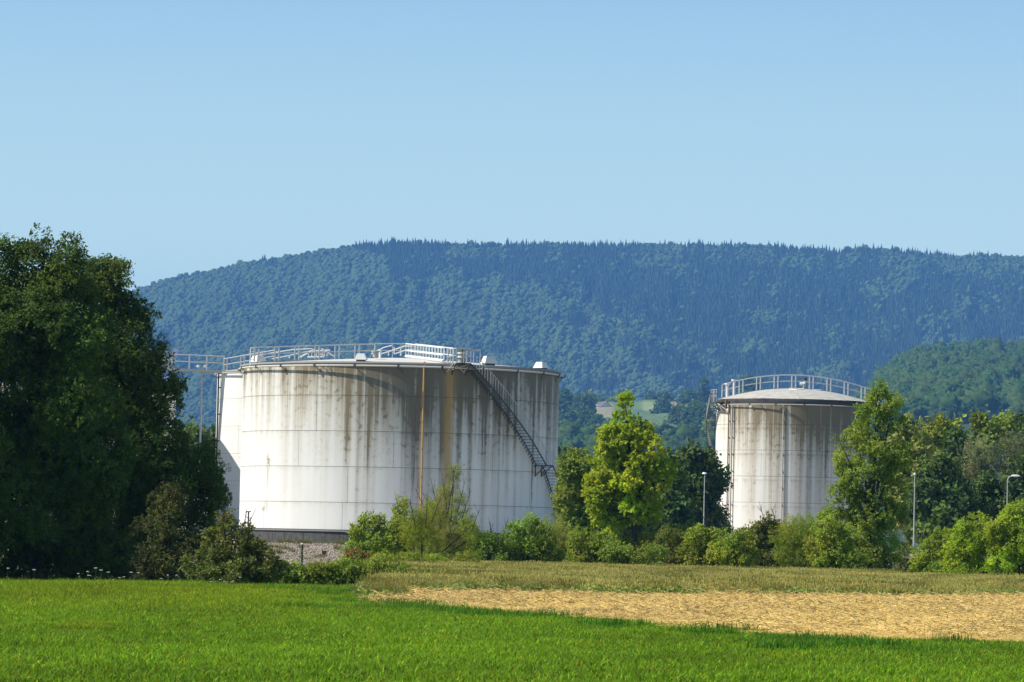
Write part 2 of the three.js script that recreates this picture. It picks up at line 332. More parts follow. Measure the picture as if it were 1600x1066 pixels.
// 1. the largest tank
const D1 = 277, R1t = 11.05, C1 = at(624.3, 700, D1); C1.y = 0;
{
  const T = thing('storage_tank', 'largest white storage tank, dirt-streaked, with an outside stair down its right side', 'storage tank', V(C1.x, 0.95, C1.z));
  const yb = 0.87, top = 12.13, lv = [yb, 2.77, 5.17, 7.57, 9.97, top];
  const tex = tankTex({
    W: 2048, H: 512, seed: 3, cx: 625, Rpx: 247, top: 569, bot: 829, arc: 69.4, hm: 11.3, seams: [619.5, 676, 732, 787.5], upperToneEnd: 690,
    band: [[377, 0.8], [430, 0.75], [470, 0.92], [520, 1.0], [560, 1.25], [600, 1.4], [650, 1.55], [700, 1.4], [740, 1.45], [780, 1.6], [820, 1.4], [872, 1.35]],
    len: [[377, 30], [430, 42], [480, 56], [520, 64], [560, 75], [600, 95], [650, 110], [700, 95], [740, 85], [780, 60], [820, 50], [872, 52]],
    upperTone: [[377, 0.03], [440, 0.07], [540, 0.11], [585, 0.15], [606, 0.36], [650, 0.46], [760, 0.42], [872, 0.30]],
    brown: [[377, 0.95], [540, 0.95], [600, 0.6], [660, 0.5], [720, 0.5], [872, 0.4]],
    streaks: [[384, 4, 640, 0.5, 'b'], [405, 5, 640, 0.2, 'b'], [430, 5, 690, 0.38, 'b'], [452, 6, 640, 0.22, 'b'], [486, 8, 680, 0.55, 'b'], [499, 4, 640, 0.3, 'b'], [512, 4, 640, 0.3, 'b'], [527, 6, 670, 0.3, 'b'], [540, 4, 640, 0.25, 'b'],
      [553, 8, 745, 0.75, 'b'], [562, 4, 690, 0.3, 'b'], [570, 4, 660, 0.4, 'b'], [584, 5, 760, 0.6], [596, 4, 690, 0.4], [607, 7, 690, 0.35], [620, 4, 650, 0.4], [631, 6, 690, 0.35], [642, 4, 640, 0.3], [654, 10, 800, 0.62], [661, 4, 830, 0.3], [672, 4, 700, 0.35], [681, 4, 650, 0.4], [695, 6, 760, 0.6],
      [704, 12, 1200, 1.15, 'o'], [665, 5, 900, 0.35, 'o'], [700, 7, 700, 0.25], [713, 3, 650, 0.5], [718, 2, 660, 0.5], [723, 2, 670, 0.5], [728, 2, 680, 0.5], [733, 3, 700, 0.45], [738, 5, 860, 0.42], [745, 2.4, 720, 0.45], [750, 2.4, 740, 0.4], [755, 2.4, 740, 0.45], [760, 2.4, 760, 0.45], [765, 3, 770, 0.4], [771, 2.5, 780, 0.4], [776, 9, 660, 0.5], [781, 3, 880, 0.32], [787, 3, 760, 0.4], [794, 3, 800, 0.4], [804, 3, 740, 0.75], [806, 3, 870, 0.35], [812, 3, 700, 0.3], [818, 4, 680, 0.35], [832, 2.6, 820, 0.75], [840, 3, 660, 0.4], [850, 4, 680, 0.45], [858, 2.5, 650, 0.45], [864, 2.5, 660, 0.4], [869, 3, 720, 0.4]],
    spots: [[430, 722, 3, 9, 0.9], [430, 741, 2, 16, 0.45], [424, 797, 3.5, 4, 0.7], [429, 791, 2, 5, 0.8], [600, 700, 26, 30, 0.14], [512, 700, 16, 30, 0.12]],
  });
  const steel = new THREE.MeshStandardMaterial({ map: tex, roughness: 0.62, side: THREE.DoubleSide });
  const shell = group(T, 'shell');
  part(shell, 'inner_wall', new THREE.CylinderGeometry(R1t - 0.016, R1t - 0.016, top - yb, 120, 1, true).translate(0, (top + yb) / 2, 0), M.gap);
  platesOf(shell, R1t, lv, 10, [0.31, -52.5 * DEG, 0.62, 0.12, 0.45], steel, yb, top);
  const cb = group(T, 'concrete_base');
  part(cb, 'inner_ring', new THREE.CylinderGeometry(R1t + 0.16, R1t + 0.16, 0.78, 120, 1, false).translate(0, 0.37, 0), M.gap);
  const np = 42;
  for (let k = 0; k < np; k++) {
    const p0 = (-41.3 + k * 360 / np) * DEG + 0.0013, p1 = (-41.3 + (k + 1) * 360 / np) * DEG - 0.0013, pos = [], uv = [], idx = [], nor = [];
    for (let i = 0; i <= 4; i++) { const p = lerp(p0, p1, i / 4), s = Math.sin(p), q = Math.cos(p); for (const [y, r] of [[0, R1t + 0.2], [0.78, R1t + 0.2], [0.78, R1t + 0.1]]) { pos.push(s * r, y, q * r); nor.push(s, 0.2, q); uv.push(p * R1t / 2.5 + k * 0.37, y / 2.5 + k * 0.21); } if (i) for (const j of [0, 1]) { const a = i * 3 + j; idx.push(a - 3, a, a + 1, a - 3, a + 1, a - 2); } }
    part(cb, 'concrete_panel', geom(pos, nor, uv, idx), M.concrete);
  }
  part(cb, 'coping', ringGeo([[R1t + 0.02, 0.86], [R1t + 0.27, 0.86], [R1t + 0.27, 0.785], [R1t + 0.1, 0.785]]), std(0.24, 0.24, 0.235, 0.9));
  part(T, 'base_flange', ringGeo([[R1t + 0.004, 0.94], [R1t + 0.06, 0.94], [R1t + 0.06, 0.868]]), M.dark);
  part(T, 'roof', ringGeo([[0.01, top + 0.82], [2, top + 0.80], [6, top + 0.52], [R1t - 0.3, top + 0.14], [R1t + 0.09, top + 0.12]], 120), M.roof);
  part(T, 'roof_edge', ringGeo([[R1t + 0.004, top - 0.1], [R1t + 0.12, top - 0.02], [R1t + 0.12, top + 0.10], [R1t - 0.04, top + 0.13]]), std(0.30, 0.29, 0.27, 0.9));
  // ring pipe under the roof edge
  const ring = []; for (let k = 0; k < 90; k++) ring.push(onRim(R1t + 0.27, k * 4 * DEG, top - 0.17));
  const rp = part(T, 'ring_pipe', new THREE.TubeGeometry(new THREE.CatmullRomCurve3(ring, true), 240, 0.062, 8, true), std(0.55, 0.54, 0.50, 0.6));
  for (let k = 0; k < 24; k++) { const p = (-59.5 + k * 15) * DEG; const c = part(rp, 'pipe_clamp', BOX, M.dark); c.position.copy(onRim(R1t + 0.27, p, top - 0.17)); c.rotation.y = p; c.scale.set(0.12, 0.2, 0.2); rod(rp, 'pipe_bracket', onRim(R1t, p + 0.03, top - 0.62), onRim(R1t + 0.27, p, top - 0.2), 0.02, M.dark); }
  for (const [a, b] of [[516, 527], [524, 534]]) { const pa = Math.asin((a - 626) / 247), pb = Math.asin((b - 626) / 247); rod(T, 'spray_arm', onRim(R1t + 0.27, pa, top - 0.2), onRim(R1t + 0.05, pb, top - 0.85), 0.022, M.dark); }
  // ochre down pipe
  const pd = Math.asin((665.5 - 625) / 249), dp = group(T, 'drain_pipe');
  rod(dp, 'pipe', onRim(R1t + 0.14, pd, 0.1), onRim(R1t + 0.14, pd, top - 0.1), 0.058, M.ochre);
  rod(dp, 'outlet', onRim(R1t - 0.1, pd + 0.006, top + 0.12), onRim(R1t + 0.16, pd + 0.006, top - 0.12), 0.09, M.rust);
  for (let y = 0.9; y < 12; y += 1.85) { const c = rod(dp, 'pipe_clamp', onRim(R1t, pd, y), onRim(R1t + 0.2, pd, y), 0.075, M.ochre); }
  // walkways over the roof
  const W1 = group(T, 'roof_walkway'), a0 = V(-10.05, top + 0.24, 4.3), a1 = V(-1.9, top + 0.86, 0.3);
  for (const o of [-0.35, 0.35]) railing(W1, [a0.clone().add(V(0.03, 0, o)), a1.clone().add(V(0.03, 0, o))], 0.96, 1.43, M.galv, { pair: 0.32, r: 0.026, post: 0.034, mid: 0.02 });
  const dk = part(W1, 'deck', BOX, M.deck); dk.position.copy(a0).lerp(a1, 0.5).add(V(0, -0.04, 0)); dk.scale.set(8.2, 0.05, 0.7); dk.rotation.set(0, Math.atan2(4.0, 8.15), Math.atan2(0.62, 9.1), 'YXZ');
  const W2 = group(T, 'roof_walkway'), b0 = V(0.62, top + 0.90, 0.2), b1 = V(3.42, top + 0.20, 10.0);
  railing(W2, [b0.clone().add(V(-0.33, 0, 0.1)), b1.clone().add(V(-0.33, 0, 0.1))], 0.98, 0.78, M.white, { r: 0.04, mid: 0.055, toe: 0.10, post: 0.02 });
  railing(W2, [b0.clone().add(V(0.33, 0, -0.1)), b1.clone().add(V(0.33, 0, -0.1))], 0.98, 0.78, M.white, { r: 0.035, mid: 0.03, post: 0.03 });
  const d2 = part(W2, 'deck', BOX, M.deck); d2.position.copy(b0).lerp(b1, 0.5).add(V(0, -0.05, 0)); d2.scale.set(0.66, 0.05, 10.2); d2.rotation.set(Math.atan2(0.70, 10.2), Math.atan2(2.8, 9.8), 0, 'YXZ');
  railing(W2, [V(-1.9, top + 0.86, 0.3), V(0.62, top + 0.90, 0.2)], 0.98, 1.2, M.galv, { r: 0.03, mid: 0.022 });
  // small step-overs with sloping handrails
  const so = group(T, 'step_over'), P = (x, y, z) => { const q = at(x, y, D1 - z); return V(q.x - C1.x, q.y - 0.95, q.z - C1.z); };
  for (const [pts, r] of [[[[400, 556], [456, 546.5], [486, 545]], 0.035], [[[486, 545], [507, 557]], 0.055], [[[466, 559.5], [486, 549], [516, 547.5]], 0.05], [[[502, 545], [522, 557]], 0.06], [[[424, 561], [455, 555], [492, 546.5]], 0.03], [[[480, 558], [506, 557.5]], 0.06], [[[586, 556], [612, 548], [632, 541], [646, 541]], 0.04], [[[580, 553], [600, 543], [612, 540]], 0.035], [[[617, 553], [634, 547], [646, 546]], 0.04]])
    for (let i = 1; i < pts.length; i++) rod(so, 'handrail', P(...pts[i - 1], 1.5), P(...pts[i], 1.5), r, M.white);
  for (const [x, y0, y1] of [[482, 558, 550], [487, 558, 549], [494, 558, 548], [504, 557, 548], [507, 557, 549], [511, 557, 551], [452, 560, 555], [471, 560, 556], [607, 556, 549], [616, 554, 543], [626, 556, 542], [594, 556, 549]]) rod(so, 'post', P(x, y0, 1.5), P(x, y1, 1.5), 0.04, M.white);
  // fittings on the roof
  const hc = group(T, 'roof_hatch', V(-1.6, top + 0.62, 6.4)); rod(hc, 'hatch_body', V(0, 0, 0), V(0, 0.34, 0), 0.2, M.galvDull); rod(hc, 'hatch_lid', V(0, 0.34, 0), V(0, 0.44, 0), 0.3, M.galvDull);
  rod(T, 'breather_pipe', V(-1.45, top + 0.75, 2), V(-1.45, top + 1.3, 2), 0.09, M.white);
  vent(T, V(-2.45, top + 0.10, 10.15), 0.80, 0.42, 0.62, -0.15); vent(T, V(6.15, top + 0.12, 8.25), 0.92, 0.50, 0.75, 0.45); vent(T, V(9.75, top + 0.12, 2.6), 0.95, 0.42, 0.75, 1.0); vent(T, V(-9.85, top + 0.10, 2.6), 1.05, 0.44, 0.85, -1.0);
  // ladder frame at the left end of the walkway
  const ld = group(T, 'ladder', V(-10.15, top + 0.2, 4.2)); for (const x of [-0.14, 0.14]) rod(ld, 'stile', V(x, -0.5, 0.1), V(x, 1.0, 0.1), 0.035, M.white); for (let k = 0; k < 5; k++) rod(ld, 'rung', V(-0.14, -0.1 + k * 0.27, 0.1), V(0.14, -0.1 + k * 0.27, 0.1), 0.022, M.white);
  // stair and top platform
  const pA = 19.5 * DEG, pB = 24.5 * DEG, yP = top + 0.12;
  stair(T, R1t, [[pA, yP, pB, yP], [pB, yP, 58.7 * DEG, 5.62], [58.7 * DEG, 5.62, 63.2 * DEG, 5.62], [63.2 * DEG, 5.62, 92 * DEG, 0.1]], { railMat: M.galv, bal: 0.014 });
  const pf = group(T, 'top_platform');
  railing(pf, [onRim(R1t + 0.9, pA, yP), onRim(R1t + 0.9, 22 * DEG, yP), onRim(R1t + 0.9, pB, yP)], 1.0, 0.5, M.galv, { r: 0.03 });
  railing(pf, [onRim(R1t - 0.4, 26 * DEG, yP), onRim(R1t - 0.4, 31.5 * DEG, yP)], 1.0, 0.55, M.galv, { r: 0.03 });
  railing(pf, [onRim(R1t + 0.9, pA, yP), onRim(R1t - 0.5, pA - 0.01, yP)], 1.0, 0.6, M.galv, { r: 0.03 });
  for (const [a, b, c, d] of [[18.8, 0, 17.6, -0.55], [19.2, -0.05, 24.2, -0.6], [23.8, -0.05, 18.2, -0.5], [24.6, 0, 23.6, -0.6]]) rod(pf, 'bracket', onRim(R1t + 0.7, a * DEG, yP + b), onRim(R1t + 0.06, c * DEG, yP + d), 0.024, M.pale);
  const gb = group(T, 'gauge_housing', onRim(R1t - 0.1, 23.3 * DEG, yP)); rod(gb, 'drum', V(0, 0, 0), V(0, 0.42, 0), 0.24, M.galvDull); rod(gb, 'collar', V(0, 0.42, 0), V(0, 0.52, 0), 0.30, M.white); rod(gb, 'drum', V(0, 0.52, 0), V(0, 0.7, 0), 0.24, M.galvDull); rod(gb, 'collar', V(0, 0.7, 0), V(0, 0.78, 0), 0.30, M.white); rod(gb, 'cap', V(0, 0.78, 0), V(0, 0.96, 0), 0.16, M.dark);
}

// 2. plain tanks behind on the left
function plainTank(label, cpx, depth, R, rimY, o = {}) {
  const c = at(cpx, 700, depth), T = thing('storage_tank', label, 'storage tank', V(c.x, 0.95, c.z)), top = rimY - 0.95, lv = [0.3]; for (let y = top - 2.35; y > 1.4; y -= 2.35) lv.splice(1, 0, y); lv.push(top);
  const steel = new THREE.MeshStandardMaterial({ map: o.map, roughness: 0.6, side: THREE.DoubleSide }), shell = group(T, 'shell');
  part(shell, 'inner_wall', new THREE.CylinderGeometry(R - 0.016, R - 0.016, top - 0.3, 96, 1, true).translate(0, (top + 0.3) / 2, 0), std(0.4, 0.4, 0.38, 0.9));
  platesOf(shell, R, lv, 8, lv.map((_, i) => i * 1.3), steel, 0.3, top);
  part(T, 'concrete_base', new THREE.CylinderGeometry(R + 0.3, R + 0.3, 0.296, 64).translate(0, 0.148, 0), M.concrete);
  part(T, 'roof', ringGeo([[0.01, top + 0.7], [R * 0.5, top + 0.5], [R + 0.05, top + 0.06]], 90), M.roof);
  part(T, 'roof_edge', ringGeo([[R + 0.004, top - 0.12], [R + 0.1, top - 0.02], [R + 0.1, top + 0.08], [R, top + 0.1]]), M.galvDull);
  const ring = []; for (let k = 0; k < 60; k++) ring.push(onRim(R + 0.25, k * 6 * DEG, top - 0.14));
  part(T, 'ring_pipe', new THREE.TubeGeometry(new THREE.CatmullRomCurve3(ring, true), 160, 0.07, 6, true), M.galvDull);
  return { T, c, top };
}
const cleanTex = tankTex({ W: 1024, H: 256, seed: 31, cx: 0, Rpx: 1, top: 583, bot: 830, arc: 54, hm: 13, seams: [628, 670, 712, 755], seamK: 0.6, upperToneEnd: 600, band: [[0, 0.10]], len: [[0, 25]], upperTone: [[0, 0.02]], brown: [[0, 0.8]], streaks: [], base: [0.80, 0.79, 0.745] });
const D2 = 345, R2 = 8.6, t2 = plainTank('clean white storage tank standing half hidden behind the left edge of the largest tank', 337 + R2 * FOCAL / 345, D2, R2, 15.3, { map: cleanTex });
{
  const { T, c, top } = t2, L = (x, y, d) => { const q = at(x, y, d); return V(q.x - c.x, q.y - 0.95, q.z - c.z); };
  const pp = Math.asin((346 - (337 + R2 * FOCAL / 345)) / (R2 * FOCAL / 345));
  rod(T, 'down_pipe', onRim(R2 + 0.2, pp, 0.2), onRim(R2 + 0.2, pp, top), 0.07, M.brown);
  for (let y = 1.5; y < top; y += 2.3) rod(T, 'pipe_clamp', onRim(R2 - 0.02, pp, y), onRim(R2 + 0.25, pp, y), 0.06, M.brown);
  const w = group(T, 'roof_walkway'), q0 = L(349, 580.5, 341.2), q1 = L(430, 566.5, 339.5);
  for (const z of [-0.3, 0.3]) railing(w, [q0.clone().add(V(0, 0, z)), q1.clone().add(V(0, 0, z))], 1.06, 1.6, M.galv, { pair: 0.35, r: 0.035, mid: 0.028, post: 0.035 });
  const d = part(w, 'deck', BOX, M.galvDull); d.position.copy(q0).lerp(q1, 0.5).add(V(0, -0.1, 0)); const dv = q1.clone().sub(q0); d.scale.set(dv.length(), 0.14, 0.7); d.rotation.set(0, Math.atan2(-dv.z, dv.x), Math.asin(dv.y / dv.length()), 'YXZ');
}
const t4 = plainTank('pale storage tank glimpsed through the dark trees on the left', 272 - 9.5 * FOCAL / 341, 341, 9.5, 13.4, { map: cleanTex });
{ // footbridge between the two rear tanks
  const dB = 341.8, a = at(200, 571.5, dB), b = at(350, 579.5, 341.4), o = a.clone(); o.y = groundH(dB);
  const T = thing('footbridge', 'grey railed steel footbridge joining the roofs of the two rear tanks', 'footbridge', o), l = (p) => p.clone().sub(o), e = V(0, 0, 0.38);
  const dk = part(T, 'deck', BOX, std(0.33, 0.31, 0.27, 0.85)), dv = b.clone().sub(a); dk.position.copy(l(a).lerp(l(b), 0.5)).add(V(0, -0.12, 0)); dk.scale.set(dv.length(), 0.2, 0.8); dk.rotation.set(0, Math.atan2(-dv.z, dv.x), Math.asin(dv.y / dv.length()), 'YXZ');
  const part2 = at(268.5, 576, dB);
  for (const s of [-1, 1]) {
    railing(T, [l(part2).addScaledVector(e, s), l(b).addScaledVector(e, s)], 1.22, 1.45, M.galv, { r: 0.036, mid: 0.028, post: 0.036 });
    railing(T, [l(a).addScaledVector(e, s), l(at(262, 575, dB)).addScaledVector(e, s)], 1.15, 1.4, M.galv, { r: 0.036, mid: 0.028, post: 0.036 });
  }
  const pt = at(315.2, 582, dB), pb = at(312.8, 690, dB); rod(T, 'post', V(lerp(pt.x, pb.x, 2.0), groundH(dB), pb.z).sub(o), l(pt), 0.085, M.pole);
  for (const [x, r] of [[309.5, 0.11], [321, 0.12]]) { const f = part(T, 'fitting', new THREE.SphereGeometry(1, 8, 6), M.white); f.position.copy(l(at(x, 572.8, dB - 0.5))); f.scale.set(r * 1.5, r, r); }
}

// 3. the smaller domed tank on the right
const D3 = 373, R3 = 7.3, C3 = at(1239.5, 710, D3); C3.y = 0;
{
  const T = thing('storage_tank', 'smaller white tank on the right with a domed roof and an arched railing over it', 'storage tank', V(C3.x, 0.95, C3.z));
  const top = 13.55, lv = [0.3, 1.97, 4.37, 6.79, 9.20, 11.61, top], yb = 0.3;
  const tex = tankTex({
    W: 2048, H: 512, seed: 17, cx: 1239.5, Rpx: 121, top: 624, bot: 849, arc: 45.9, hm: 13.2, seams: [663.6, 704.4, 745.2, 786.3], upperToneEnd: 690, seamK: 1.5, base: [0.80, 0.785, 0.735],
    band: [[1119, 0.25], [1145, 0.95], [1200, 1.1], [1240, 1.2], [1280, 1.35], [1300, 1.4], [1360, 1.4]], len: [[1119, 20], [1145, 60], [1200, 72], [1250, 85], [1300, 100], [1360, 120]],
    upperTone: [[1119, 0.02], [1150, 0.34], [1220, 0.44], [1260, 0.62], [1300, 0.8], [1360, 0.85]], brown: [[1119, 0.95], [1240, 0.95], [1300, 0.7], [1360, 0.6]],
    streaks: [[1160, 5, 690, 0.3, 'b'], [1176, 4, 680, 0.25, 'b'], [1192, 5, 690, 0.3, 'b'], [1205, 4, 670, 0.3, 'b'], [1219, 4, 880, 0.35], [1232, 5, 700, 0.3, 'b'], [1246, 5, 690, 0.35, 'b'], [1258, 5, 740, 0.4, 'b'], [1268, 4, 700, 0.35], [1281, 3, 770, 0.6], [1279, 6, 690, 0.4], [1300, 6, 720, 0.4], [1316, 6, 730, 0.4], [1330, 6, 740, 0.4], [1124, 3, 690, 0.3, 'o']],
  });
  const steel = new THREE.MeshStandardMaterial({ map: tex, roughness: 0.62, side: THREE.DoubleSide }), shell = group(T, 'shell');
  part(shell, 'inner_wall', new THREE.CylinderGeometry(R3 - 0.016, R3 - 0.016, top - yb, 96, 1, true).translate(0, (top + yb) / 2, 0), M.gap);
  platesOf(shell, R3, lv, 8, [0.2, 0.5, 0.95, 0.3, 0.75, 0.1], steel, yb, top);
  part(T, 'concrete_base', new THREE.CylinderGeometry(R3 + 0.3, R3 + 0.3, 0.296, 64).translate(0, 0.148, 0), M.concrete);
  const dome = (r) => top + 0.42 + 1.22 * (1 - (r / R3) ** 2);
  const roof = group(T, 'domed_roof'), roofTex = texture(512, 512, (u, v, o) => { const k = 0.44 + 0.08 * fbm(u * 22, v * 9, 3) + 0.05 * N3(u * 90, v * 50, 4) - 0.10 * Math.max(0, N3(u * 14, v * 30, 8)); o[0] = k; o[1] = k * 0.955; o[2] = k * 0.85; });
  const roofMat = new THREE.MeshStandardMaterial({ map: roofTex, roughness: 0.85, side: THREE.DoubleSide }), ns = 20;
  for (let k = 0; k < ns; k++) {
    const p0 = (k + 0.004) / ns * 2 * PI, p1 = (k + 0.996) / ns * 2 * PI, pos = [], uv = [], idx = [];
    for (let j = 0; j <= 8; j++) for (let i = 0; i <= 3; i++) { const r = 0.35 + (R3 + 0.05 - 0.35) * j / 8, p = lerp(p0, p1, i / 3), q = onRim(r, p, dome(r) + (k % 2) * 0.004); pos.push(q.x, q.y, q.z); uv.push(p / (2 * PI) * 2, j / 8); if (i && j) { const a = j * 4 + i; idx.push(a - 5, a - 4, a, a - 5, a, a - 1); } }
    part(roof, 'roof_panel', geom(pos, null, uv, idx), roofMat);
  }
  part(roof, 'crown_plate', new THREE.CylinderGeometry(0.5, 0.55, 0.06, 24).translate(0, dome(0) + 0.02, 0), roofMat);
  for (const [x, z, w] of [[-0.35, 3.6, 0.7], [0.45, 2.2, 0.5], [2.1, 1.4, 0.7]]) { const r = Math.hypot(x, z), m = box(roof, 'glint_plate', V(x, dome(r) + 0.04, z), [w, 0.03, 0.55], M.white); m.rotation.x = 0.22 * z / 4; }  // white plates stand in for bright reflections on the roof panels
  part(T, 'roof_edge', ringGeo([[R3 + 0.004, top - 0.06], [R3 + 0.055, top], [R3 + 0.055, top + 0.40], [R3 - 0.05, top + 0.44]]), new THREE.MeshStandardMaterial({ map: concreteTex, roughness: 0.95, side: THREE.DoubleSide }));
  const ring = []; for (let k = 0; k < 60; k++) ring.push(onRim(R3 + 0.24, k * 6 * DEG, top - 0.12));
  const rp = part(T, 'ring_pipe', new THREE.TubeGeometry(new THREE.CatmullRomCurve3(ring, true), 180, 0.05, 6, true), std(0.48, 0.47, 0.44, 0.6));
  for (let k = 0; k < 18; k++) { const p = (3 + k * 20) * DEG, c = part(rp, 'pipe_clamp', BOX, M.dark); c.position.copy(onRim(R3 + 0.24, p, top - 0.12)); c.rotation.y = p; c.scale.set(0.12, 0.18, 0.18); }
  for (const [a, b] of [[1182, 1189]]) rod(T, 'spray_arm', onRim(R3 + 0.24, Math.asin((a - 1239.5) / 121), top - 0.16), onRim(R3 + 0.05, Math.asin((b - 1239.5) / 121), top - 0.85), 0.03, M.dark);
  // vertical pipes on the shell
  for (const [px, r, off, mat] of [[1134.6, 0.06, 0.14, M.rust], [1140.2, 0.06, 0.2, M.galvDull], [1214.6, 0.05, 0.10, M.galv]]) {
    const g = group(T, 'riser_pipe'), p = Math.asin((px - 1239.5) / 123); rod(g, 'pipe', onRim(R3 + off, p, 0.2), onRim(R3 + off, p, top - 0.15), r, mat);
    for (let y = 1.2; y < top; y += 1.55) rod(g, 'pipe_clamp', onRim(R3 - 0.02, p + 0.012, y - 0.3), onRim(R3 + off + 0.04, p, y), 0.035, M.brown);
  }
  // arched walkway with railing over the dome
  const wk = group(T, 'roof_walkway');
  const arc = (z, dy) => { const a = []; for (let i = 0; i <= 14; i++) { const x = lerp(-6.75, 8.0, i / 14), xr = Math.min(Math.hypot(x, z), R3); a.push(V(x, dome(xr) + dy - Math.max(0, Math.abs(x) - R3) * 0.2, z)); } return a; };
  for (const z of [-0.5, -1.25]) railing(wk, arc(z, 0.12), 1.22, 1.62, M.galv, { pair: 0.36, r: 0.03, mid: 0.024, post: 0.038 });
  const pts = arc(-0.87, 0.06), pos = [], idx = []; pts.forEach((p, i) => { pos.push(p.x, p.y, p.z + 0.4, p.x, p.y, p.z - 0.4, p.x, p.y - 0.12, p.z + 0.4); if (i) { const a = i * 3; idx.push(a - 3, a, a + 1, a - 3, a + 1, a - 2, a - 1, a + 2, a, a - 1, a, a - 3); } }); part(wk, 'deck', geom(pos, null, null, idx), M.deck);
  const vb = group(T, 'roof_valve', V(0.9, dome(0.9), 0.1)); rod(vb, 'valve_neck', V(0, 0, 0), V(0, 0.5, 0), 0.16, M.galvDull); rod(vb, 'valve_body', V(-0.42, 0.5, 0), V(0.1, 0.5, 0), 0.13, M.white); rod(vb, 'valve_cap', V(0.05, 0.8, 0), V(0.05, 1.06, 0), 0.2, M.dark); rod(vb, 'valve_neck', V(0.02, 0.5, 0), V(0.05, 0.8, 0), 0.09, M.white);
  for (const [x, h, z] of [[-5.75, 1.45, 1.2], [-6.35, 1.25, 0.9]]) { const g = group(T, 'breather_pipe', V(x, dome(Math.hypot(x, z)) - 0.1, z)); rod(g, 'pipe', V(0, 0, 0), V(0, h, 0), 0.11, M.ventWhite); rod(g, 'cap', V(0, h, 0), V(0, h + 0.14, 0), 0.26, M.ventWhite); }
  // stair round the left and back, with its top platform
  stair(T, R3, [[-66 * DEG, top + 0.1, -76 * DEG, top + 0.1], [-76 * DEG, top + 0.1, -182 * DEG, 0.2]], { railMat: M.galvDull, bal: 0.022, mid: true });
  const pf = group(T, 'top_platform');
  for (const [a, b] of [[-66, -70], [-71, -76]]) railing(pf, [onRim(R3 + 0.88, a * DEG, top + 0.12), onRim(R3 + 0.88, b * DEG, top + 0.12)], 1.15, 0.5, M.galv, { r: 0.03 });
  for (const [a, y, b, z] of [[-66, 0, -60, -0.8], [-70, 0, -64, -0.85], [-63, -0.1, -69, -0.8]]) rod(pf, 'bracket', onRim(R3 + 0.8, a * DEG, top + y), onRim(R3 + 0.05, b * DEG, top + z), 0.05, M.pale);
  rod(pf, 'outlet', onRim(R3 + 0.35, -60 * DEG, top - 0.5), onRim(R3 + 0.3, -60 * DEG, top + 0.35), 0.12, M.rust);
  const lp = group(T, 'platform_lamp', V(8.35, dome(R3) + 0.1, -0.6)); rod(lp, 'post', V(0, -0.9, 0), V(0, 0.75, 0), 0.07, M.white); box(lp, 'lamp_head', V(-0.1, 0.78, 0), [0.7, 0.08, 0.25], M.white); rod(lp, 'arm', V(0, -0.9, 0), V(-1.1, -0.9, 0), 0.06, M.galvDull);
}

// ───────────────────────── site furniture ─────────────────────────
function lampPost(px, yTop, depth, label, head) {
  const p = at(px, yTop, depth), base = V(p.x, groundH(depth), p.z), h = p.y - base.y, T = thing('lamp_post', label, 'lamp post', base, 'lamp posts on the tank site');
  part(T, 'pole', new THREE.CylinderGeometry(0.036, 0.06, h, 10).translate(0, h / 2, 0), M.pole);
  if (head === 'arm') { tube(T, 'arm', [V(0, h, 0), V(0.1, h + 0.3, 0), V(0.42, h + 0.42, 0)], 0.05, M.pole); const b = part(T, 'lamp_head', new THREE.SphereGeometry(1, 12, 8), M.white); b.position.set(0.62, h + 0.42, 0); b.scale.set(0.36, 0.09, 0.16); }
  else { const b = part(T, 'lamp_head', new THREE.CylinderGeometry(0.16, 0.23, 0.13, 12).translate(0, h + 0.08, 0), M.white); b.scale.set(head === 'flat' ? 1 : 0.45, 1, head === 'flat' ? 1 : 0.45); }
}
lampPost(1101.2, 741, 335, 'grey lamp post with a flat white head just left of the domed tank', 'flat');
lampPost(1429.7, 742, 300, 'thin grey lamp post beside the upright green tree right of the domed tank', 'thin');
lampPost(1574.5, 752, 305, 'grey lamp post with a short curved arm, above the shrubs at the right edge', 'arm');
{
  const d = 236.4, ps = [[472, 851], [541, 850], [402, 849], [610, 853]].map(([x, y]) => at(x, y, d)), o = V(ps[0].x, groundH(d), ps[0].z), T = thing('wire_fence', 'wire fence on brown posts with pale round caps before the gravel bank', 'fence', o);
  for (const p of ps) { rod(T, 'post', V(p.x - o.x, -0.2, 0), V(p.x - o.x, p.y - o.y, 0), 0.062, M.brown); const s = part(T, 'post_cap', new THREE.SphereGeometry(1, 10, 7), M.pale); s.position.set(p.x - o.x, p.y - o.y + 0.02, 0); s.scale.set(0.085, 0.06, 0.085); }
  const xs = ps.map((p) => p.x - o.x), x0 = Math.min(...xs), x1 = Math.max(...xs), hy = ps[0].y - o.y;
  for (const k of [0.25, 0.5, 0.75, 0.97]) rod(T, 'wire', V(x0, hy * k, 0.07), V(x1, hy * k, 0.07), 0.004, M.galvDull);
  const c = at(506.5, 864, d - 0.09), S = thing('warning_sign', 'small dark red sign hung on the wire fence before the gravel bank', 'sign', c);
  box(S, 'plate', V(0, 0, 0), [0.27, 0.21, 0.012], std(0.20, 0.035, 0.03, 0.6)); box(S, 'border', V(0, 0.115, 0.001), [0.28, 0.02, 0.016], std(0.10, 0.03, 0.03, 0.6));
  const h = at(388.3, 799.5, 262), hb = V(h.x, groundH(262), h.z), H = thing('standpipe', 'dark thin standpipe with a flat T head at the left foot of the largest tank', 'standpipe', hb);
  rod(H, 'pipe', V(0, 0, 0), V(0, h.y - hb.y, 0), 0.05, M.dark); box(H, 'crosspiece', V(0, h.y - hb.y, 0), [0.32, 0.08, 0.1], M.galvDull); rod(H, 'nozzle', V(-0.2, h.y - hb.y - 0.08, 0), V(-0.1, h.y - hb.y, 0), 0.035, M.dark);
}
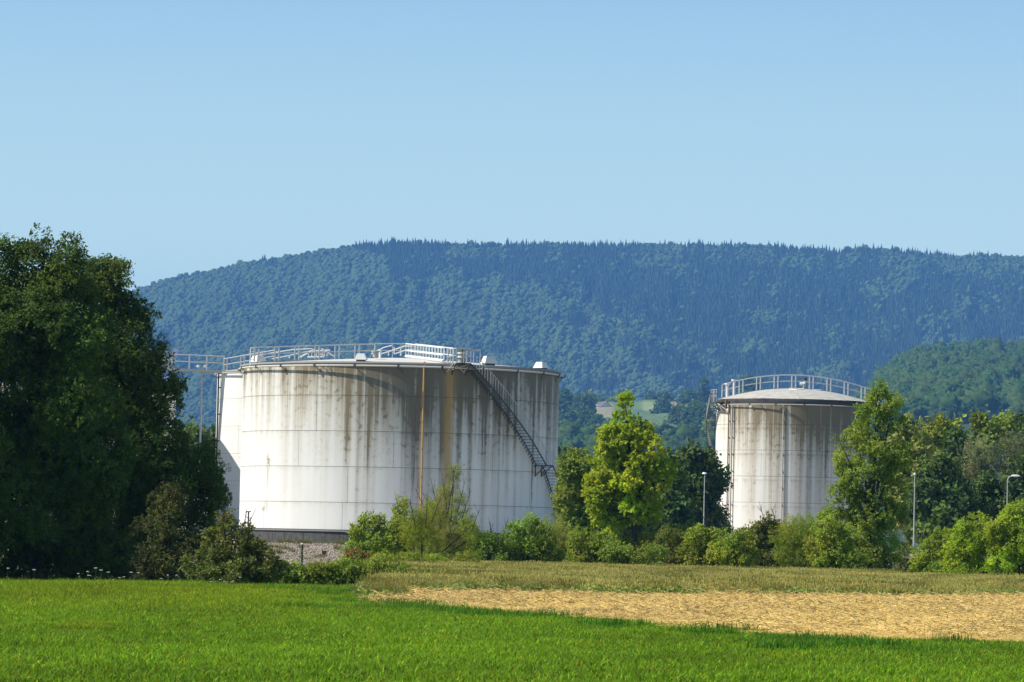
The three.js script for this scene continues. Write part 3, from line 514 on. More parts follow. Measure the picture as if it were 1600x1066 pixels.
// houses
function house(label, px, py, depth, w, h, rh, ry, wall, roofC, groundY, name = 'house') {
  const p = at(px, py, depth), T = thing(name, label, 'house', V(p.x, groundY ?? p.y, p.z)); T.rotation.y = ry;
  const s = new THREE.Shape([new THREE.Vector2(-w / 2, 0), new THREE.Vector2(w / 2, 0), new THREE.Vector2(w / 2, h), new THREE.Vector2(0, h + rh), new THREE.Vector2(-w / 2, h)]), Ld = w * 1.3;
  part(T, 'wall', new THREE.ExtrudeGeometry(s, { depth: Ld, bevelEnabled: false }).translate(0, 0, -Ld / 2), wall);
  const roof = group(T, 'roof'), sl = Math.hypot(w / 2 + 0.5, rh * (w / 2 + 0.5) / (w / 2));
  for (const k of [-1, 1]) { const m = part(roof, 'roof_slope', BOX, roofC); m.scale.set(sl, 0.2, Ld + 1); m.rotation.z = -k * Math.atan2(rh, w / 2); m.position.set(k * (w / 4 + 0.25), h + rh / 2 - 0.25 * rh / (w / 2) + 0.16, 0); }
  box(roof, 'chimney', V(w * 0.2, h + rh * 0.95, -Ld * 0.2), [0.6, 1.2, 0.6], wall);
  for (const x of [-0.22, 0.22]) { const f = box(T, 'window', V(x * w, h * 0.5, Ld / 2 + 0.02), [w * 0.12, h * 0.3, 0.06], M.dark); }
  return T;
}
const tileMat = std(0.36, 0.13, 0.075, 0.9), wallMat = std(0.70, 0.68, 0.62, 0.9), slateMat = std(0.13, 0.11, 0.12, 0.8);
house('brown tiled house gable glimpsed through the dark trees beside the rear tanks', 287, 752, 300, 2.3, 4.0, 0.95, 0.9, std(0.62, 0.6, 0.55, 0.9), std(0.22, 0.10, 0.07, 0.9), 0.95);

// ───────────────────────── foliage ─────────────────────────
// a bough: leaves (two triangles each, folded along the midrib) spread through a ball of radius 1
function bough(seed, n, L, Wd, o = {}) {
  const r = rngOf(seed), pos = [], col = [], a = V(0, 0, 0), d = V(0, 0, 0), s = V(0, 0, 0), nn = V(0, 0, 0);
  const twigs = []; for (let k = 0; k < (o.twigs ?? 7); k++) twigs.push(V(r() * 2 - 1, (r() * 1.6 - 0.55), r() * 2 - 1).normalize().multiplyScalar(0.75 + 0.35 * r()));
  for (let i = 0; i < n; i++) {
    const t = twigs[Math.floor(r() * twigs.length)], q = 0.25 + 0.75 * Math.sqrt(r());
    a.copy(t).multiplyScalar(q).add(V(r() - 0.5, r() - 0.5, r() - 0.5).multiplyScalar(o.jit ?? 0.42));
    d.set(r() - 0.5, r() - 0.5 + (o.droop ?? -0.12), r() - 0.5).normalize().multiplyScalar(0.7).add(t.clone().multiplyScalar(o.follow ?? 0.35)).normalize();
    nn.set(r() - 0.5, r() * 0.9 + 0.25, r() - 0.5).normalize(); s.crossVectors(d, nn).normalize(); nn.crossVectors(s, d);
    const l = L * (0.65 + 0.7 * r()), w = Wd * (0.7 + 0.6 * r()) * 0.5, f = w * 0.35, k = 0.75 + 0.5 * r();
    const b = a, e = a.clone().addScaledVector(d, l).addScaledVector(nn, -l * 0.12), m = a.clone().addScaledVector(d, l * 0.45), p1 = m.clone().addScaledVector(s, w).addScaledVector(nn, f), p2 = m.clone().addScaledVector(s, -w).addScaledVector(nn, f);
    for (const v of [b, p1, e, b, e, p2]) { pos.push(v.x, v.y, v.z); col.push(k * (o.tone?.(r, k) ?? 1), k, k * 0.95); }
  }
  return geom(pos, null, null, null, col);
}
const set = (seed, k, ...a) => Array.from({ length: k }, (_, i) => bough(seed + i * 17, ...a));
const LEAF = {
  small: set(100, 4, 78, 0.26, 0.16), broad: set(200, 4, 46, 0.46, 0.36, { twigs: 6 }), fine: set(300, 4, 100, 0.22, 0.085, { droop: 0.25, follow: 0.6 }),
  lobed: set(400, 4, 62, 0.34, 0.26), far: set(500, 4, 70, 0.42, 0.34, { jit: 0.6 }), distant: set(600, 3, 46, 0.62, 0.5, { jit: 0.6 }),
};
function leafMat(r, g, b, trans = 0.32, rough = 0.9) { trans = Math.min(0.5, trans + 0.12); rough = 0.9; const w = 1.3; r *= w; g *= w; return new THREE.MeshPhysicalMaterial({ color: new THREE.Color(r, g, b), roughness: rough, transmission: trans, thickness: 0, specularIntensity: 0.5, vertexColors: true, side: THREE.DoubleSide }); }
const LM = {
  maple: leafMat(0.31, 0.37, 0.014, 0.42),
  dimOlive: leafMat(0.075, 0.085, 0.018, 0.2),
  darkGreen: leafMat(0.062, 0.11, 0.018, 0.22, 0.5), alder: leafMat(0.082, 0.130, 0.014, 0.28, 0.5), olive: leafMat(0.145, 0.16, 0.026, 0.25), yellow: leafMat(0.285, 0.365, 0.014, 0.40), mid: leafMat(0.18, 0.24, 0.028, 0.32), fresh: leafMat(0.245, 0.305, 0.026, 0.38),
  hedge: leafMat(0.25, 0.295, 0.026, 0.32), willow: leafMat(0.28, 0.295, 0.07, 0.35), grey: leafMat(0.2, 0.22, 0.115, 0.3), deep: leafMat(0.07, 0.122, 0.02, 0.22), bright: leafMat(0.28, 0.38, 0.018, 0.45), rusty: leafMat(0.21, 0.14, 0.024, 0.35), farGreen: leafMat(0.085, 0.145, 0.03, 0.25),
};
const tmp4 = new THREE.Matrix4(), tq = new THREE.Quaternion(), tq2 = new THREE.Quaternion(), tc = new THREE.Color();
let plantSeed = 1000;
/* lobes: [px, py, rx, ry] in photo pixels, turned into metres at the plant's own distance */
function plant(name, label, category, depth, basePx, lobes, o = {}) {
  const seed = plantSeed += 37, r = rngOf(seed), mpp = depth / FOCAL, gy = o.ground ?? groundH(depth), bp = at(basePx, 880, depth), base = V(bp.x, gy, -depth);
  const T = thing(name, label, category, base, o.group), br = o.br ?? 0.42, list = [], centres = [];
  for (const [px, py, rx, ry, dzk] of lobes) {
    const ax = Math.max(rx * mpp - 0.22 * br, 0.3 * br), ay = Math.max(ry * mpp - 0.22 * br, 0.3 * br), az = Math.max(ax, ay * 0.7) * (o.deep ?? 1), dz = dzk !== undefined ? dzk * mpp : (r() - 0.5) * az * 0.7, c = at(px, py, depth - dz).sub(base);
    centres.push([c, ax, ay]);
    const area = 4 * Math.PI * ((Math.pow(ax * ay, 1.6) + Math.pow(ax * az, 1.6) + Math.pow(ay * az, 1.6)) / 3) ** (1 / 1.6), n = Math.ceil((o.dens ?? 1) * 1.15 * area / (br * br));
    const hue = 0.88 + 0.24 * r(), tone = 0.85 + 0.3 * r();
    for (let i = 0; i < n; i++) {
      const u = V(r() * 2 - 1, r() * 2 - 1, r() * 2 - 1); if (u.lengthSq() > 1 || u.lengthSq() < 0.01) { i--; continue; } u.normalize();
      const out = r() < (o.rag ?? 0.10), rho = out ? 1.0 + 0.28 * r() : 0.35 + 0.65 * Math.pow(r(), 0.4), p = V(c.x + u.x * ax * rho, c.y + u.y * ay * rho, c.z + u.z * az * rho);
      const hole = N3(p.x * (o.hf ?? 0.9) / (br * 2.2) + seed, p.y * (o.hf ?? 0.9) / (br * 2.2), p.z * (o.hf ?? 0.9) / (br * 2.2)); if (hole < (o.hole ?? -0.22) && rho > 0.72) continue;
      if (p.y + gy < gy - 0.1) continue;
      list.push([p, u, br * (0.6 + 0.7 * r()) * (out ? 0.55 : rho > 0.93 ? 0.8 : 1), hue * (0.92 + 0.16 * r()), tone * (0.8 + 0.4 * r()) * (1 + 0.35 * hole)]);
    }
  }
  const geos = o.leaf ?? LEAF.small, mats = o.mat ?? LM.mid;
  geos.forEach((g, k) => {
    const mine = list.filter((_, i) => i % geos.length === k); if (!mine.length) return;
    const im = sh(new THREE.InstancedMesh(g, mats, mine.length)); im.name = k ? 'crown_' + String(k).padStart(3, '0') : 'crown'; im.userData.kind = 'stuff';
    mine.forEach(([p, u, s, h, t], i) => {
      tq.setFromAxisAngle(UP, r() * 6.283); tq2.setFromUnitVectors(UP, V(u.x * (o.lean ?? 0.8), Math.max(0.15, u.y * 0.5 + (o.upright ?? 0.55)), u.z * (o.lean ?? 0.8)).normalize());
      tmp4.compose(p, tq2.multiply(tq), V(s, s * (o.tall ?? 1), s)); im.setMatrixAt(i, tmp4); im.setColorAt(i, tc.setRGB(h * t, t, t * (1.6 - 0.6 * h)));
    });
    T.add(im);
  });
  // trunk and limbs
  const tr = o.trunk ?? 0.12, gs = [], fork = V(0, (o.fork ?? 0.35) * Math.max(...centres.map((c) => c[0].y)), 0);
  if (o.stems) for (let k = 0; k < o.stems; k++) { const [c] = centres[Math.floor(r() * centres.length)]; gs.push(rodGeo(V((r() - 0.5) * 0.5, -0.2, (r() - 0.5) * 0.5), c.clone().add(V((r() - 0.5) * 0.5, 0.2, (r() - 0.5) * 0.5)), tr, tr * 0.4, 5)); }
  else {
    gs.push(rodGeo(V(0, -0.3, 0), fork, tr * 1.15, tr * 0.8, 9));
    for (const [c] of centres) { const m = fork.clone().lerp(c, 0.5).add(V(0, 0.12 * c.length() * 0.3, 0)); gs.push(rodGeo(fork, m, tr * 0.6, tr * 0.4, 6), rodGeo(m, c, tr * 0.4, tr * 0.15, 5)); }
  }
  if (o.bare) for (const [x0, y0, x1, y1] of o.bare) {
    const A = at(x0, y0, depth - 0.5).sub(base), B = at(x1, y1, depth - 0.6).sub(base); gs.push(rodGeo(A, B, 0.022, 0.008, 5));
    for (let k = 0; k < 5; k++) { const s = A.clone().lerp(B, 0.25 + 0.7 * r()), e = s.clone().add(V((r() - 0.5) * 0.5, 0.15 + r() * 0.35, (r() - 0.5) * 0.4)); gs.push(rodGeo(s, e, 0.010, 0.005, 4)); }
  }
  part(T, o.stems ? 'stem' : 'trunk', mergeGeometries(gs), o.barkMat ?? M.bark);
  return T;
}

// big dark trees on the left
plant('broadleaf_tree', 'tallest dark broadleaf tree at the left edge', 'tree', 125.5, 62, [[104, 402, 26, 30], [118, 432, 30, 34], [48, 420, 46, 52], [10, 450, 50, 60], [88, 455, 44, 50], [20, 395, 30, 32], [68, 385, 30, 26], [40, 470, 60, 60], [80, 500, 60, 50], [122, 468, 36, 36], [140, 505, 40, 40], [-20, 520, 80, 90], [50, 520, 80, 80], [120, 540, 62, 70], [20, 610, 100, 80], [105, 630, 85, 80], [-30, 700, 110, 90], [60, 710, 110, 85], [140, 720, 70, 80], [0, 800, 120, 85], [100, 810, 100, 85], [40, 870, 110, 50], [150, 865, 70, 50]], { leaf: LEAF.small, mat: LM.alder, br: 0.40, dens: 1.5, trunk: 0.26, hole: -0.1, hf: 0.55, rag: 0.2 });
plant('broadleaf_tree', 'dark broadleaf tree with a pointed top, between the tallest tree and the rear tanks', 'tree', 129, 190, [[142, 428, 22, 26], [136, 455, 24, 28], [165, 440, 32, 40], [186, 432, 20, 26], [150, 470, 34, 38], [196, 480, 32, 36], [222, 498, 18, 22], [180, 540, 62, 56], [225, 560, 38, 46], [170, 620, 74, 66], [236, 622, 46, 52], [264, 610, 22, 24], [200, 700, 80, 74], [262, 690, 44, 54], [170, 790, 90, 80], [250, 770, 70, 60], [300, 740, 50, 52], [322, 772, 32, 40], [215, 860, 80, 48], [300, 830, 45, 50]], { leaf: LEAF.small, mat: LM.alder, br: 0.38, dens: 1.5, trunk: 0.24, hole: -0.1, hf: 0.55, rag: 0.2 });
plant('broadleaf_tree', 'dark spreading tree mostly out of view at the far left, added to shade its neighbours', 'tree', 123, -130, [[-150, 500, 80, 60], [-90, 560, 50, 60], [-160, 560, 120, 100], [-90, 610, 70, 80], [-170, 660, 130, 110], [-70, 700, 80, 90], [-130, 790, 130, 90], [-60, 850, 60, 60]], { leaf: LEAF.small, mat: LM.alder, br: 0.48, dens: 1.1, trunk: 0.26, hole: -0.2, hf: 0.6, deep: 1.7 });  // added mostly outside the view so its shade falls on the trees and shrubs
plant('shrub', 'dark olive shrub standing before the big dark trees', 'shrub', 121.5, 258, [[262, 800, 30, 38], [245, 850, 46, 48], [280, 868, 44, 42], [232, 890, 40, 24], [268, 780, 16, 20]], { leaf: LEAF.small, mat: LM.dimOlive, br: 0.32, trunk: 0.04, stems: 6, dens: 0.85, rag: 0.2 });
plant('bramble_bush', 'leafy bramble bush under the left foot of the largest tank', 'bush', 117, 370, [[350, 850, 36, 34], [388, 868, 34, 32], [330, 885, 42, 34], [372, 895, 50, 28], [412, 890, 32, 30], [355, 822, 16, 20], [384, 828, 10, 16]], { leaf: LEAF.lobed, mat: LM.olive, br: 0.28, trunk: 0.02, stems: 9, dens: 0.9, rag: 0.2, bare: [[386, 850, 392, 808], [350, 840, 348, 800], [372, 840, 384, 815]] });
plant('bramble_bush', 'low dark green bramble running along the meadow edge before the gravel bank', 'bush', 122, 520, [[440, 896, 30, 26], [470, 900, 34, 26], [505, 902, 36, 26], [545, 900, 38, 28], [585, 902, 36, 26], [620, 904, 34, 24], [652, 910, 28, 18], [470, 916, 50, 16], [540, 916, 60, 16], [610, 918, 50, 14], [672, 918, 16, 10]], { leaf: LEAF.lobed, mat: LM.mid, br: 0.26, trunk: 0.015, stems: 12, dens: 1.0, rag: 0.2 });

// shrubs along the far side of the field
const hedge = (label, depth, bx, lobes, o = {}) => plant(o.name ?? 'shrub', label, 'shrub', depth * 1.15, bx, lobes, { leaf: LEAF.lobed, mat: LM.hedge, br: 0.31, trunk: 0.03, stems: 9, dens: 1.05, rag: 0.36, hole: -0.1, group: 'shrubs along the far field edge', ...o });
hedge('shrub with bright yellow-green sprays, nearest the gap before the gravel bank', 166, 580, [[574, 812, 11, 15], [562, 832, 14, 16], [590, 826, 14, 20], [585, 850, 24, 24], [560, 866, 22, 22], [600, 872, 28, 22], [553, 848, 9, 6]], { mat: LM.fresh });
hedge('russet-tinged low shrub at the right end of the gravel bank', 160, 555, [[552, 872, 16, 16], [575, 880, 22, 14], [605, 885, 24, 12], [540, 882, 12, 12]], { mat: LM.rusty, br: 0.24 });
hedge('dark upright shrub between the bright yellow-green one and the wispy one', 170, 630, [[627, 800, 14, 22], [615, 820, 18, 20], [636, 830, 24, 30], [622, 855, 30, 28], [645, 872, 30, 20]], { mat: LM.hedge, bare: [[625, 810, 618, 775]] });
hedge('tall wispy shrub with bare twigs before the ochre streak of the largest tank', 168, 698, [[702, 760, 9, 22], [711, 742, 7, 14], [692, 795, 20, 30], [716, 805, 20, 34], [676, 815, 20, 32], [700, 840, 40, 34], [722, 846, 22, 30], [668, 850, 26, 28], [690, 872, 44, 20]], { leaf: LEAF.fine, mat: LM.willow, br: 0.32, dens: 0.8, tall: 1.5, bare: [[690, 820, 672, 745], [680, 830, 648, 762], [700, 810, 690, 735], [715, 800, 728, 745], [722, 810, 735, 768], [688, 820, 660, 770], [700, 800, 712, 730]] });
hedge('rounded shrub just right of the wispy one', 164, 768, [[762, 848, 22, 22], [745, 864, 22, 22], [785, 860, 24, 24], [765, 874, 34, 16]], { mat: LM.mid, bare: [[768, 840, 765, 815], [785, 845, 792, 815]] });
hedge('broad leafy shrub below the middle of the outside stair', 165, 825, [[828, 822, 22, 20], [806, 838, 22, 22], [846, 838, 24, 26], [820, 862, 38, 24], [852, 868, 28, 20], [796, 868, 24, 18]], { mat: LM.fresh });
hedge('shrub with pale dry tips at the foot of the outside stair', 167, 872, [[862, 822, 18, 20], [880, 838, 22, 22], [868, 855, 30, 26], [896, 862, 24, 22]], { leaf: LEAF.fine, mat: LM.willow });
hedge('dense low shrub left of the yellow-green maple', 162, 925, [[915, 852, 26, 24], [940, 858, 26, 26], [905, 872, 24, 16], [935, 876, 34, 14], [900, 838, 16, 14]], { mat: LM.hedge });
hedge('low shrub growing before the maple trunk', 160, 985, [[975, 872, 24, 16], [1000, 876, 26, 14], [1022, 866, 20, 18], [960, 866, 18, 18]], { mat: LM.mid });
hedge('dull green shrub right of the maple trunk', 163, 1050, [[1048, 846, 24, 26], [1030, 862, 22, 22], [1066, 858, 24, 26], [1045, 876, 34, 14]], { mat: LM.olive, leaf: LEAF.small });
hedge('shrub hiding the foot of the left-hand flat-headed lamp post', 162, 1098, [[1090, 838, 22, 18], [1110, 846, 24, 24], [1084, 860, 24, 22], [1105, 872, 34, 16]], { mat: LM.hedge, bare: [[1110, 840, 1098, 805], [1118, 840, 1104, 800]] });
hedge('shrub below the riser pipes of the domed tank', 161, 1145, [[1140, 848, 24, 20], [1160, 842, 18, 20], [1126, 862, 22, 20], [1152, 868, 36, 18]], { mat: LM.fresh, bare: [[1135, 840, 1112, 800]] });
hedge('loose shrub whose brown-green sprays stand against the domed tank', 164, 1195, [[1196, 812, 9, 10], [1210, 822, 9, 10], [1186, 830, 16, 16], [1206, 842, 20, 20], [1180, 855, 26, 24], [1208, 868, 30, 18]], { mat: LM.olive, bare: [[1196, 820, 1188, 790], [1212, 820, 1207, 795]] });
hedge('yellow-green shrub below the middle of the domed tank', 163, 1248, [[1240, 826, 20, 18], [1256, 820, 16, 18], [1230, 846, 24, 22], [1262, 848, 28, 28], [1245, 870, 36, 18]], { mat: LM.fresh, leaf: LEAF.fine });
hedge('dense shrub at the left foot of the upright green tree', 161, 1300, [[1296, 830, 26, 26], [1318, 846, 26, 28], [1285, 858, 28, 24], [1310, 874, 40, 18]], { mat: LM.hedge });
hedge('small shrub in the gap right of the upright green tree', 170, 1420, [[1415, 868, 20, 20], [1408, 888, 24, 14], [1434, 884, 14, 14]], { mat: LM.olive, leaf: LEAF.small, br: 0.24 });
hedge('bright shrub first to the right of the gap beside the upright tree', 152, 1462, [[1455, 862, 26, 22], [1472, 848, 24, 22], [1448, 884, 26, 18], [1484, 872, 30, 24], [1466, 890, 40, 14]], { mat: LM.fresh });
hedge('big rounded yellow-green shrub left of the curved-arm lamp post', 150, 1520, [[1510, 840, 26, 24], [1536, 832, 28, 28], [1500, 866, 30, 26], [1540, 866, 34, 30], [1520, 890, 46, 18]], { mat: LM.yellow });
hedge('tall yellow-green shrub cut by the right edge', 149, 1590, [[1578, 812, 20, 22], [1602, 806, 26, 28], [1570, 842, 30, 30], [1610, 845, 40, 36], [1575, 880, 38, 26], [1625, 885, 40, 26]], { mat: LM.yellow });

for (const [label, bx, lobes, mat] of [
  ['thicket filling the hedge behind the rounded and broad shrubs', 790, [[730, 868, 26, 18], [760, 862, 30, 22], [800, 858, 34, 24], [840, 856, 34, 26], [880, 858, 30, 24], [790, 880, 60, 12], [860, 880, 60, 12]], LM.mid],
  ['thicket filling the hedge either side of the maple trunk', 980, [[915, 862, 30, 22], [950, 858, 28, 22], [985, 862, 30, 20], [1020, 852, 28, 24], [1050, 850, 28, 26], [940, 880, 60, 12], [1020, 880, 60, 12]], LM.hedge],
  ['thicket filling the hedge below the left half of the domed tank', 1130, [[1080, 846, 28, 26], [1110, 848, 28, 24], [1140, 850, 28, 24], [1172, 850, 28, 24], [1100, 876, 60, 16], [1170, 876, 50, 16]], LM.mid],
  ['thicket filling the hedge below the right half of the domed tank', 1245, [[1205, 846, 26, 26], [1235, 846, 28, 28], [1268, 840, 28, 28], [1300, 838, 28, 28], [1230, 876, 50, 16], [1290, 876, 50, 16]], LM.hedge],
  ['tangled thicket closing the hedge round the tall wispy shrub', 650, [[590, 866, 30, 20], [614, 852, 26, 26], [650, 832, 24, 28], [645, 856, 34, 26], [672, 838, 22, 30], [680, 860, 34, 26], [728, 846, 20, 30], [735, 866, 24, 20], [640, 880, 70, 12]], LM.olive],
]) hedge(label, 174, bx, lobes, { mat, dens: 1.1 });

hedge('straggling scrub with thin upright stems between the dark upright and wispy shrubs', 164, 655, [[645, 812, 16, 22], [660, 822, 18, 24], [672, 800, 12, 20], [640, 838, 22, 20], [662, 848, 28, 24], [734, 826, 14, 24], [742, 846, 16, 22]], { leaf: LEAF.fine, mat: LM.hedge, tall: 1.4, rag: 0.45, bare: [[650, 830, 640, 780], [665, 825, 668, 770], [675, 815, 690, 772], [735, 835, 748, 800]] });
hedge('low mixed scrub tumbling forward from the tank hedge over the crop edge', 152, 690, [[600, 880, 24, 14], [640, 880, 28, 16], [680, 880, 28, 14], [722, 878, 26, 14], [575, 884, 16, 12]], { leaf: LEAF.small, mat: LM.hedge, br: 0.26, rag: 0.4 });

// single trees
plant('maple_tree', 'young yellow-green maple between the two white tanks', 'tree', 200, 990, [[977, 630, 10, 20], [978, 656, 21, 24], [958, 690, 24, 24], [1000, 676, 20, 22], [1018, 700, 22, 24], [980, 704, 36, 30], [945, 722, 24, 24], [1028, 730, 22, 24], [985, 746, 44, 34], [948, 762, 36, 30], [1024, 766, 28, 32], [940, 795, 26, 24], [978, 794, 34, 28], [1012, 802, 24, 20], [1047, 724, 7, 6], [1046, 742, 10, 10], [960, 815, 20, 16]], { leaf: LEAF.broad, mat: LM.maple, br: 0.37, dens: 0.85, rag: 0.16, trunk: 0.17, fork: 0.32, hole: -0.08, hf: 0.6 });
plant('broadleaf_tree', 'mid green tree tucked behind the left side of the maple', 'tree', 232, 905, [[905, 722, 20, 22], [890, 742, 20, 26], [918, 750, 26, 30], [892, 785, 28, 30], [925, 795, 28, 28], [900, 825, 30, 24], [880, 715, 9, 12]], { leaf: LEAF.lobed, mat: LM.mid, br: 0.44, trunk: 0.14 });
plant('broadleaf_tree', 'upright green tree growing close in front of the right side of the domed tank', 'tree', 192, 1362, [[1371, 606, 11, 16], [1374, 630, 22, 22], [1396, 628, 14, 12], [1356, 652, 24, 22], [1388, 664, 28, 26], [1338, 682, 24, 20], [1312, 690, 13, 9], [1368, 704, 34, 28], [1402, 712, 20, 26], [1330, 716, 26, 20], [1308, 742, 18, 10], [1350, 748, 38, 28], [1392, 756, 26, 28], [1322, 772, 30, 22], [1360, 796, 46, 34], [1398, 800, 20, 26], [1312, 808, 30, 26], [1380, 840, 30, 36], [1340, 838, 46, 34], [1350, 872, 54, 24]], { leaf: LEAF.lobed, mat: LM.fresh, br: 0.32, dens: 0.8, trunk: 0.13, fork: 0.3, hole: -0.04, hf: 0.6, rag: 0.2 });

// trees beyond the tank site
const G2 = 'trees standing beyond the tank site', back = (label, depth, bx, lobes, mat, o = {}) => plant('broadleaf_tree', label, 'tree', depth, bx, lobes, { leaf: LEAF.far, mat, br: 0.95, dens: 1.15, trunk: 0.25, group: G2, hole: -0.3, ...o });
back('dark round tree right of the maple, behind its lamp post', 350, 1085, [[1090, 728, 28, 26], [1066, 742, 24, 26], [1110, 740, 20, 34], [1080, 775, 44, 34], [1090, 815, 40, 30]], LM.deep);
back('dark tree behind the right edge of the maple', 345, 1045, [[1050, 735, 18, 24], [1042, 770, 26, 34], [1050, 810, 34, 34]], LM.deep);
back('greyish green tree behind the foot of the largest tank and its stair', 340, 885, [[884, 720, 12, 18], [876, 760, 18, 30], [880, 800, 22, 34]], LM.deep);
back('olive green tree just right of the upright tree, with a ragged top', 335, 1420, [[1420, 678, 18, 24], [1408, 700, 20, 24], [1436, 700, 16, 24], [1422, 740, 28, 34], [1416, 790, 28, 40]], LM.willow);
back('taller olive tree with a domed top, second right of the upright tree', 350, 1470, [[1466, 668, 22, 20], [1448, 690, 18, 20], [1484, 690, 18, 24], [1466, 715, 30, 34], [1470, 760, 34, 40]], LM.hedge);
back('dark green tree low before the domed olive one', 325, 1468, [[1470, 745, 32, 28], [1450, 780, 32, 34], [1490, 790, 36, 40], [1465, 820, 44, 34]], LM.deep);
back('dark tree between the domed olive tree and the first silvery willow', 345, 1510, [[1500, 696, 18, 20], [1514, 725, 22, 30], [1510, 775, 30, 40]], LM.darkGreen);
back('bright green tree with a notched crown behind the silvery willows', 370, 1535, [[1528, 672, 14, 16], [1546, 672, 14, 18], [1535, 700, 24, 24]], LM.mid);
back('yellowish green tree behind the second silvery willow', 375, 1572, [[1568, 668, 16, 14], [1582, 680, 18, 20], [1560, 690, 16, 20]], LM.hedge);
back('dark tree topping the row at the right edge', 372, 1605, [[1600, 676, 20, 20], [1620, 700, 30, 40], [1598, 705, 14, 24]], LM.darkGreen);
back('first silvery grey-green willow, the rounder of two', 335, 1534, [[1532, 704, 20, 18], [1520, 726, 18, 22], [1546, 726, 18, 24], [1532, 752, 26, 26]], LM.grey, { leaf: LEAF.fine, br: 0.85, tall: 1.1 });
back('second silvery grey-green willow, nearer the right edge', 335, 1582, [[1586, 696, 20, 18], [1568, 708, 16, 18], [1602, 706, 18, 22], [1580, 730, 28, 26]], LM.grey, { leaf: LEAF.fine, br: 0.85, tall: 1.1 });
back('shaded dark tree behind the curved-arm lamp post', 328, 1550, [[1548, 775, 30, 30], [1575, 780, 28, 34], [1535, 815, 36, 34], [1580, 815, 40, 34]], LM.deep);
back('dark green tree behind the shrubs at the right edge', 326, 1600, [[1604, 745, 24, 30], [1612, 790, 34, 44]], LM.darkGreen);
back('green tree behind the footbridge post, left of the rear white tank', 365, 325, [[328, 680, 14, 22], [318, 712, 18, 26], [332, 735, 14, 34], [322, 775, 24, 40]], LM.farGreen);
back('green tree behind the right edge of the big dark trees', 362, 292, [[298, 682, 18, 20], [284, 705, 22, 26], [302, 730, 18, 30], [288, 775, 30, 40]], LM.farGreen);
back('low dark tree seen under the maple crown', 338, 985, [[975, 815, 34, 26], [1005, 822, 34, 24], [945, 815, 28, 26]], LM.deep);
back('dark tree behind the left side of the domed tank', 400, 1130, [[1120, 745, 16, 30], [1130, 790, 24, 40]], LM.deep);

// ── village below the mountain ──
const G3 = 'trees round the hillside village';
const hillY = (px, d) => { const p = polar(px, d, 0); return hillH(px, d); };
function villageTree(label, px, py, depth0, rx, ry, mat, conic) {
  const depth = depth0 * 1.35;
  const lob = conic ? [[px, py - ry * 0.55, rx * 0.35, ry * 0.4, 0], [px, py, rx * 0.7, ry * 0.5, 0], [px, py + ry * 0.5, rx, ry * 0.45, 0]] : [[px, py, rx, ry * 0.9, 0], [px - rx * 0.55, py + ry * 0.25, rx * 0.6, ry * 0.6], [px + rx * 0.5, py + ry * 0.2, rx * 0.62, ry * 0.65], [px + rx * 0.1, py - ry * 0.45, rx * 0.55, ry * 0.5], [px, py + ry * 0.7, rx * 0.9, ry * 0.5]];
  const g = at(px, py + ry, depth).y; plant(conic ? 'poplar_tree' : 'broadleaf_tree', label, 'tree', depth, px, lob, { leaf: LEAF.distant, mat, br: 3.6, dens: 1.0, trunk: 0.7, group: G3, hole: -0.4, ground: g - 4 });
}
house('white gabled village house with a dark roof, beside the maple top', 944, 646, 3645, 10, 6, 4.3, 0.35, wallMat, slateMat);
house('small red-roofed village house up among the trees', 929, 640, 3850, 9, 4, 4.3, 1.2, wallMat, tileMat);
house('tan-walled village barn right of the maple', 1052, 640, 3850, 10.8, 4.6, 3.0, 1.3, std(0.45, 0.36, 0.24, 0.9), std(0.22, 0.15, 0.10, 0.9));
[['big dark village tree touching the tank edge', 884, 628, 2500, 13, 20, 'farGreen'], ['rounded village tree left of the red-roofed house', 912, 634, 2450, 15, 18, 'farGreen'], ['pale village tree above the red roof', 922, 624, 2800, 8, 8, 'mid'], ['village tree behind the white gabled house', 942, 630, 2850, 9, 8, 'farGreen'], ['light village tree just left of the maple top', 957, 630, 2800, 7, 8, 'hedge'],
  ['village tree standing in the pale meadow', 892, 655, 2350, 9, 13, 'farGreen'], ['dark village tree in the cluster below the white house', 918, 662, 2250, 12, 18, 'deep'], ['right-hand dark village tree below the white house', 932, 668, 2240, 9, 20, 'deep'], ['dark village shrubby tree low in the meadow', 902, 682, 2200, 9, 10, 'deep'], ['dark village tree pressed against the tank edge, lower', 875, 668, 2300, 6, 22, 'deep'],
  ['light green village tree low beside the tank', 885, 702, 2050, 16, 12, 'farGreen'], ['light green village tree low left of the maple', 915, 700, 2060, 16, 10, 'farGreen'], ['village tree right of the maple tip', 1036, 640, 2600, 13, 18, 'farGreen'], ['small village tree on the skyline of the meadow', 1018, 626, 2900, 10, 8, 'farGreen'], ['small skyline village tree before the barn', 1040, 624, 2900, 10, 9, 'farGreen'],
  ['wide village tree in the copse right of the maple', 1062, 658, 2350, 17, 22, 'farGreen'], ['tallest copse tree left of the domed tank', 1084, 655, 2300, 19, 26, 'farGreen'], ['dark copse tree at the stair of the domed tank', 1102, 664, 2250, 12, 30, 'deep'], ['dark copse tree below the tallest one', 1082, 684, 2150, 12, 20, 'deep'], ['pale slim copse tree', 1064, 688, 2120, 7, 16, 'mid'],
  ['dark spreading tree behind the copse', 1078, 624, 2800, 15, 12, 'deep'], ['pale village tree behind the domed tank stair', 1112, 672, 2180, 9, 16, 'hedge'], ['village tree behind the small domed tank roof', 1170, 600, 3000, 14, 10, 'farGreen']]
  .forEach(([l, px, py, d, rx, ry, m]) => villageTree(l, px, py, d, rx, ry, LM[m]));
villageTree('slim dark poplar standing above the copse', 1101, 612, 2750, 8, 18, LM.deep, true);

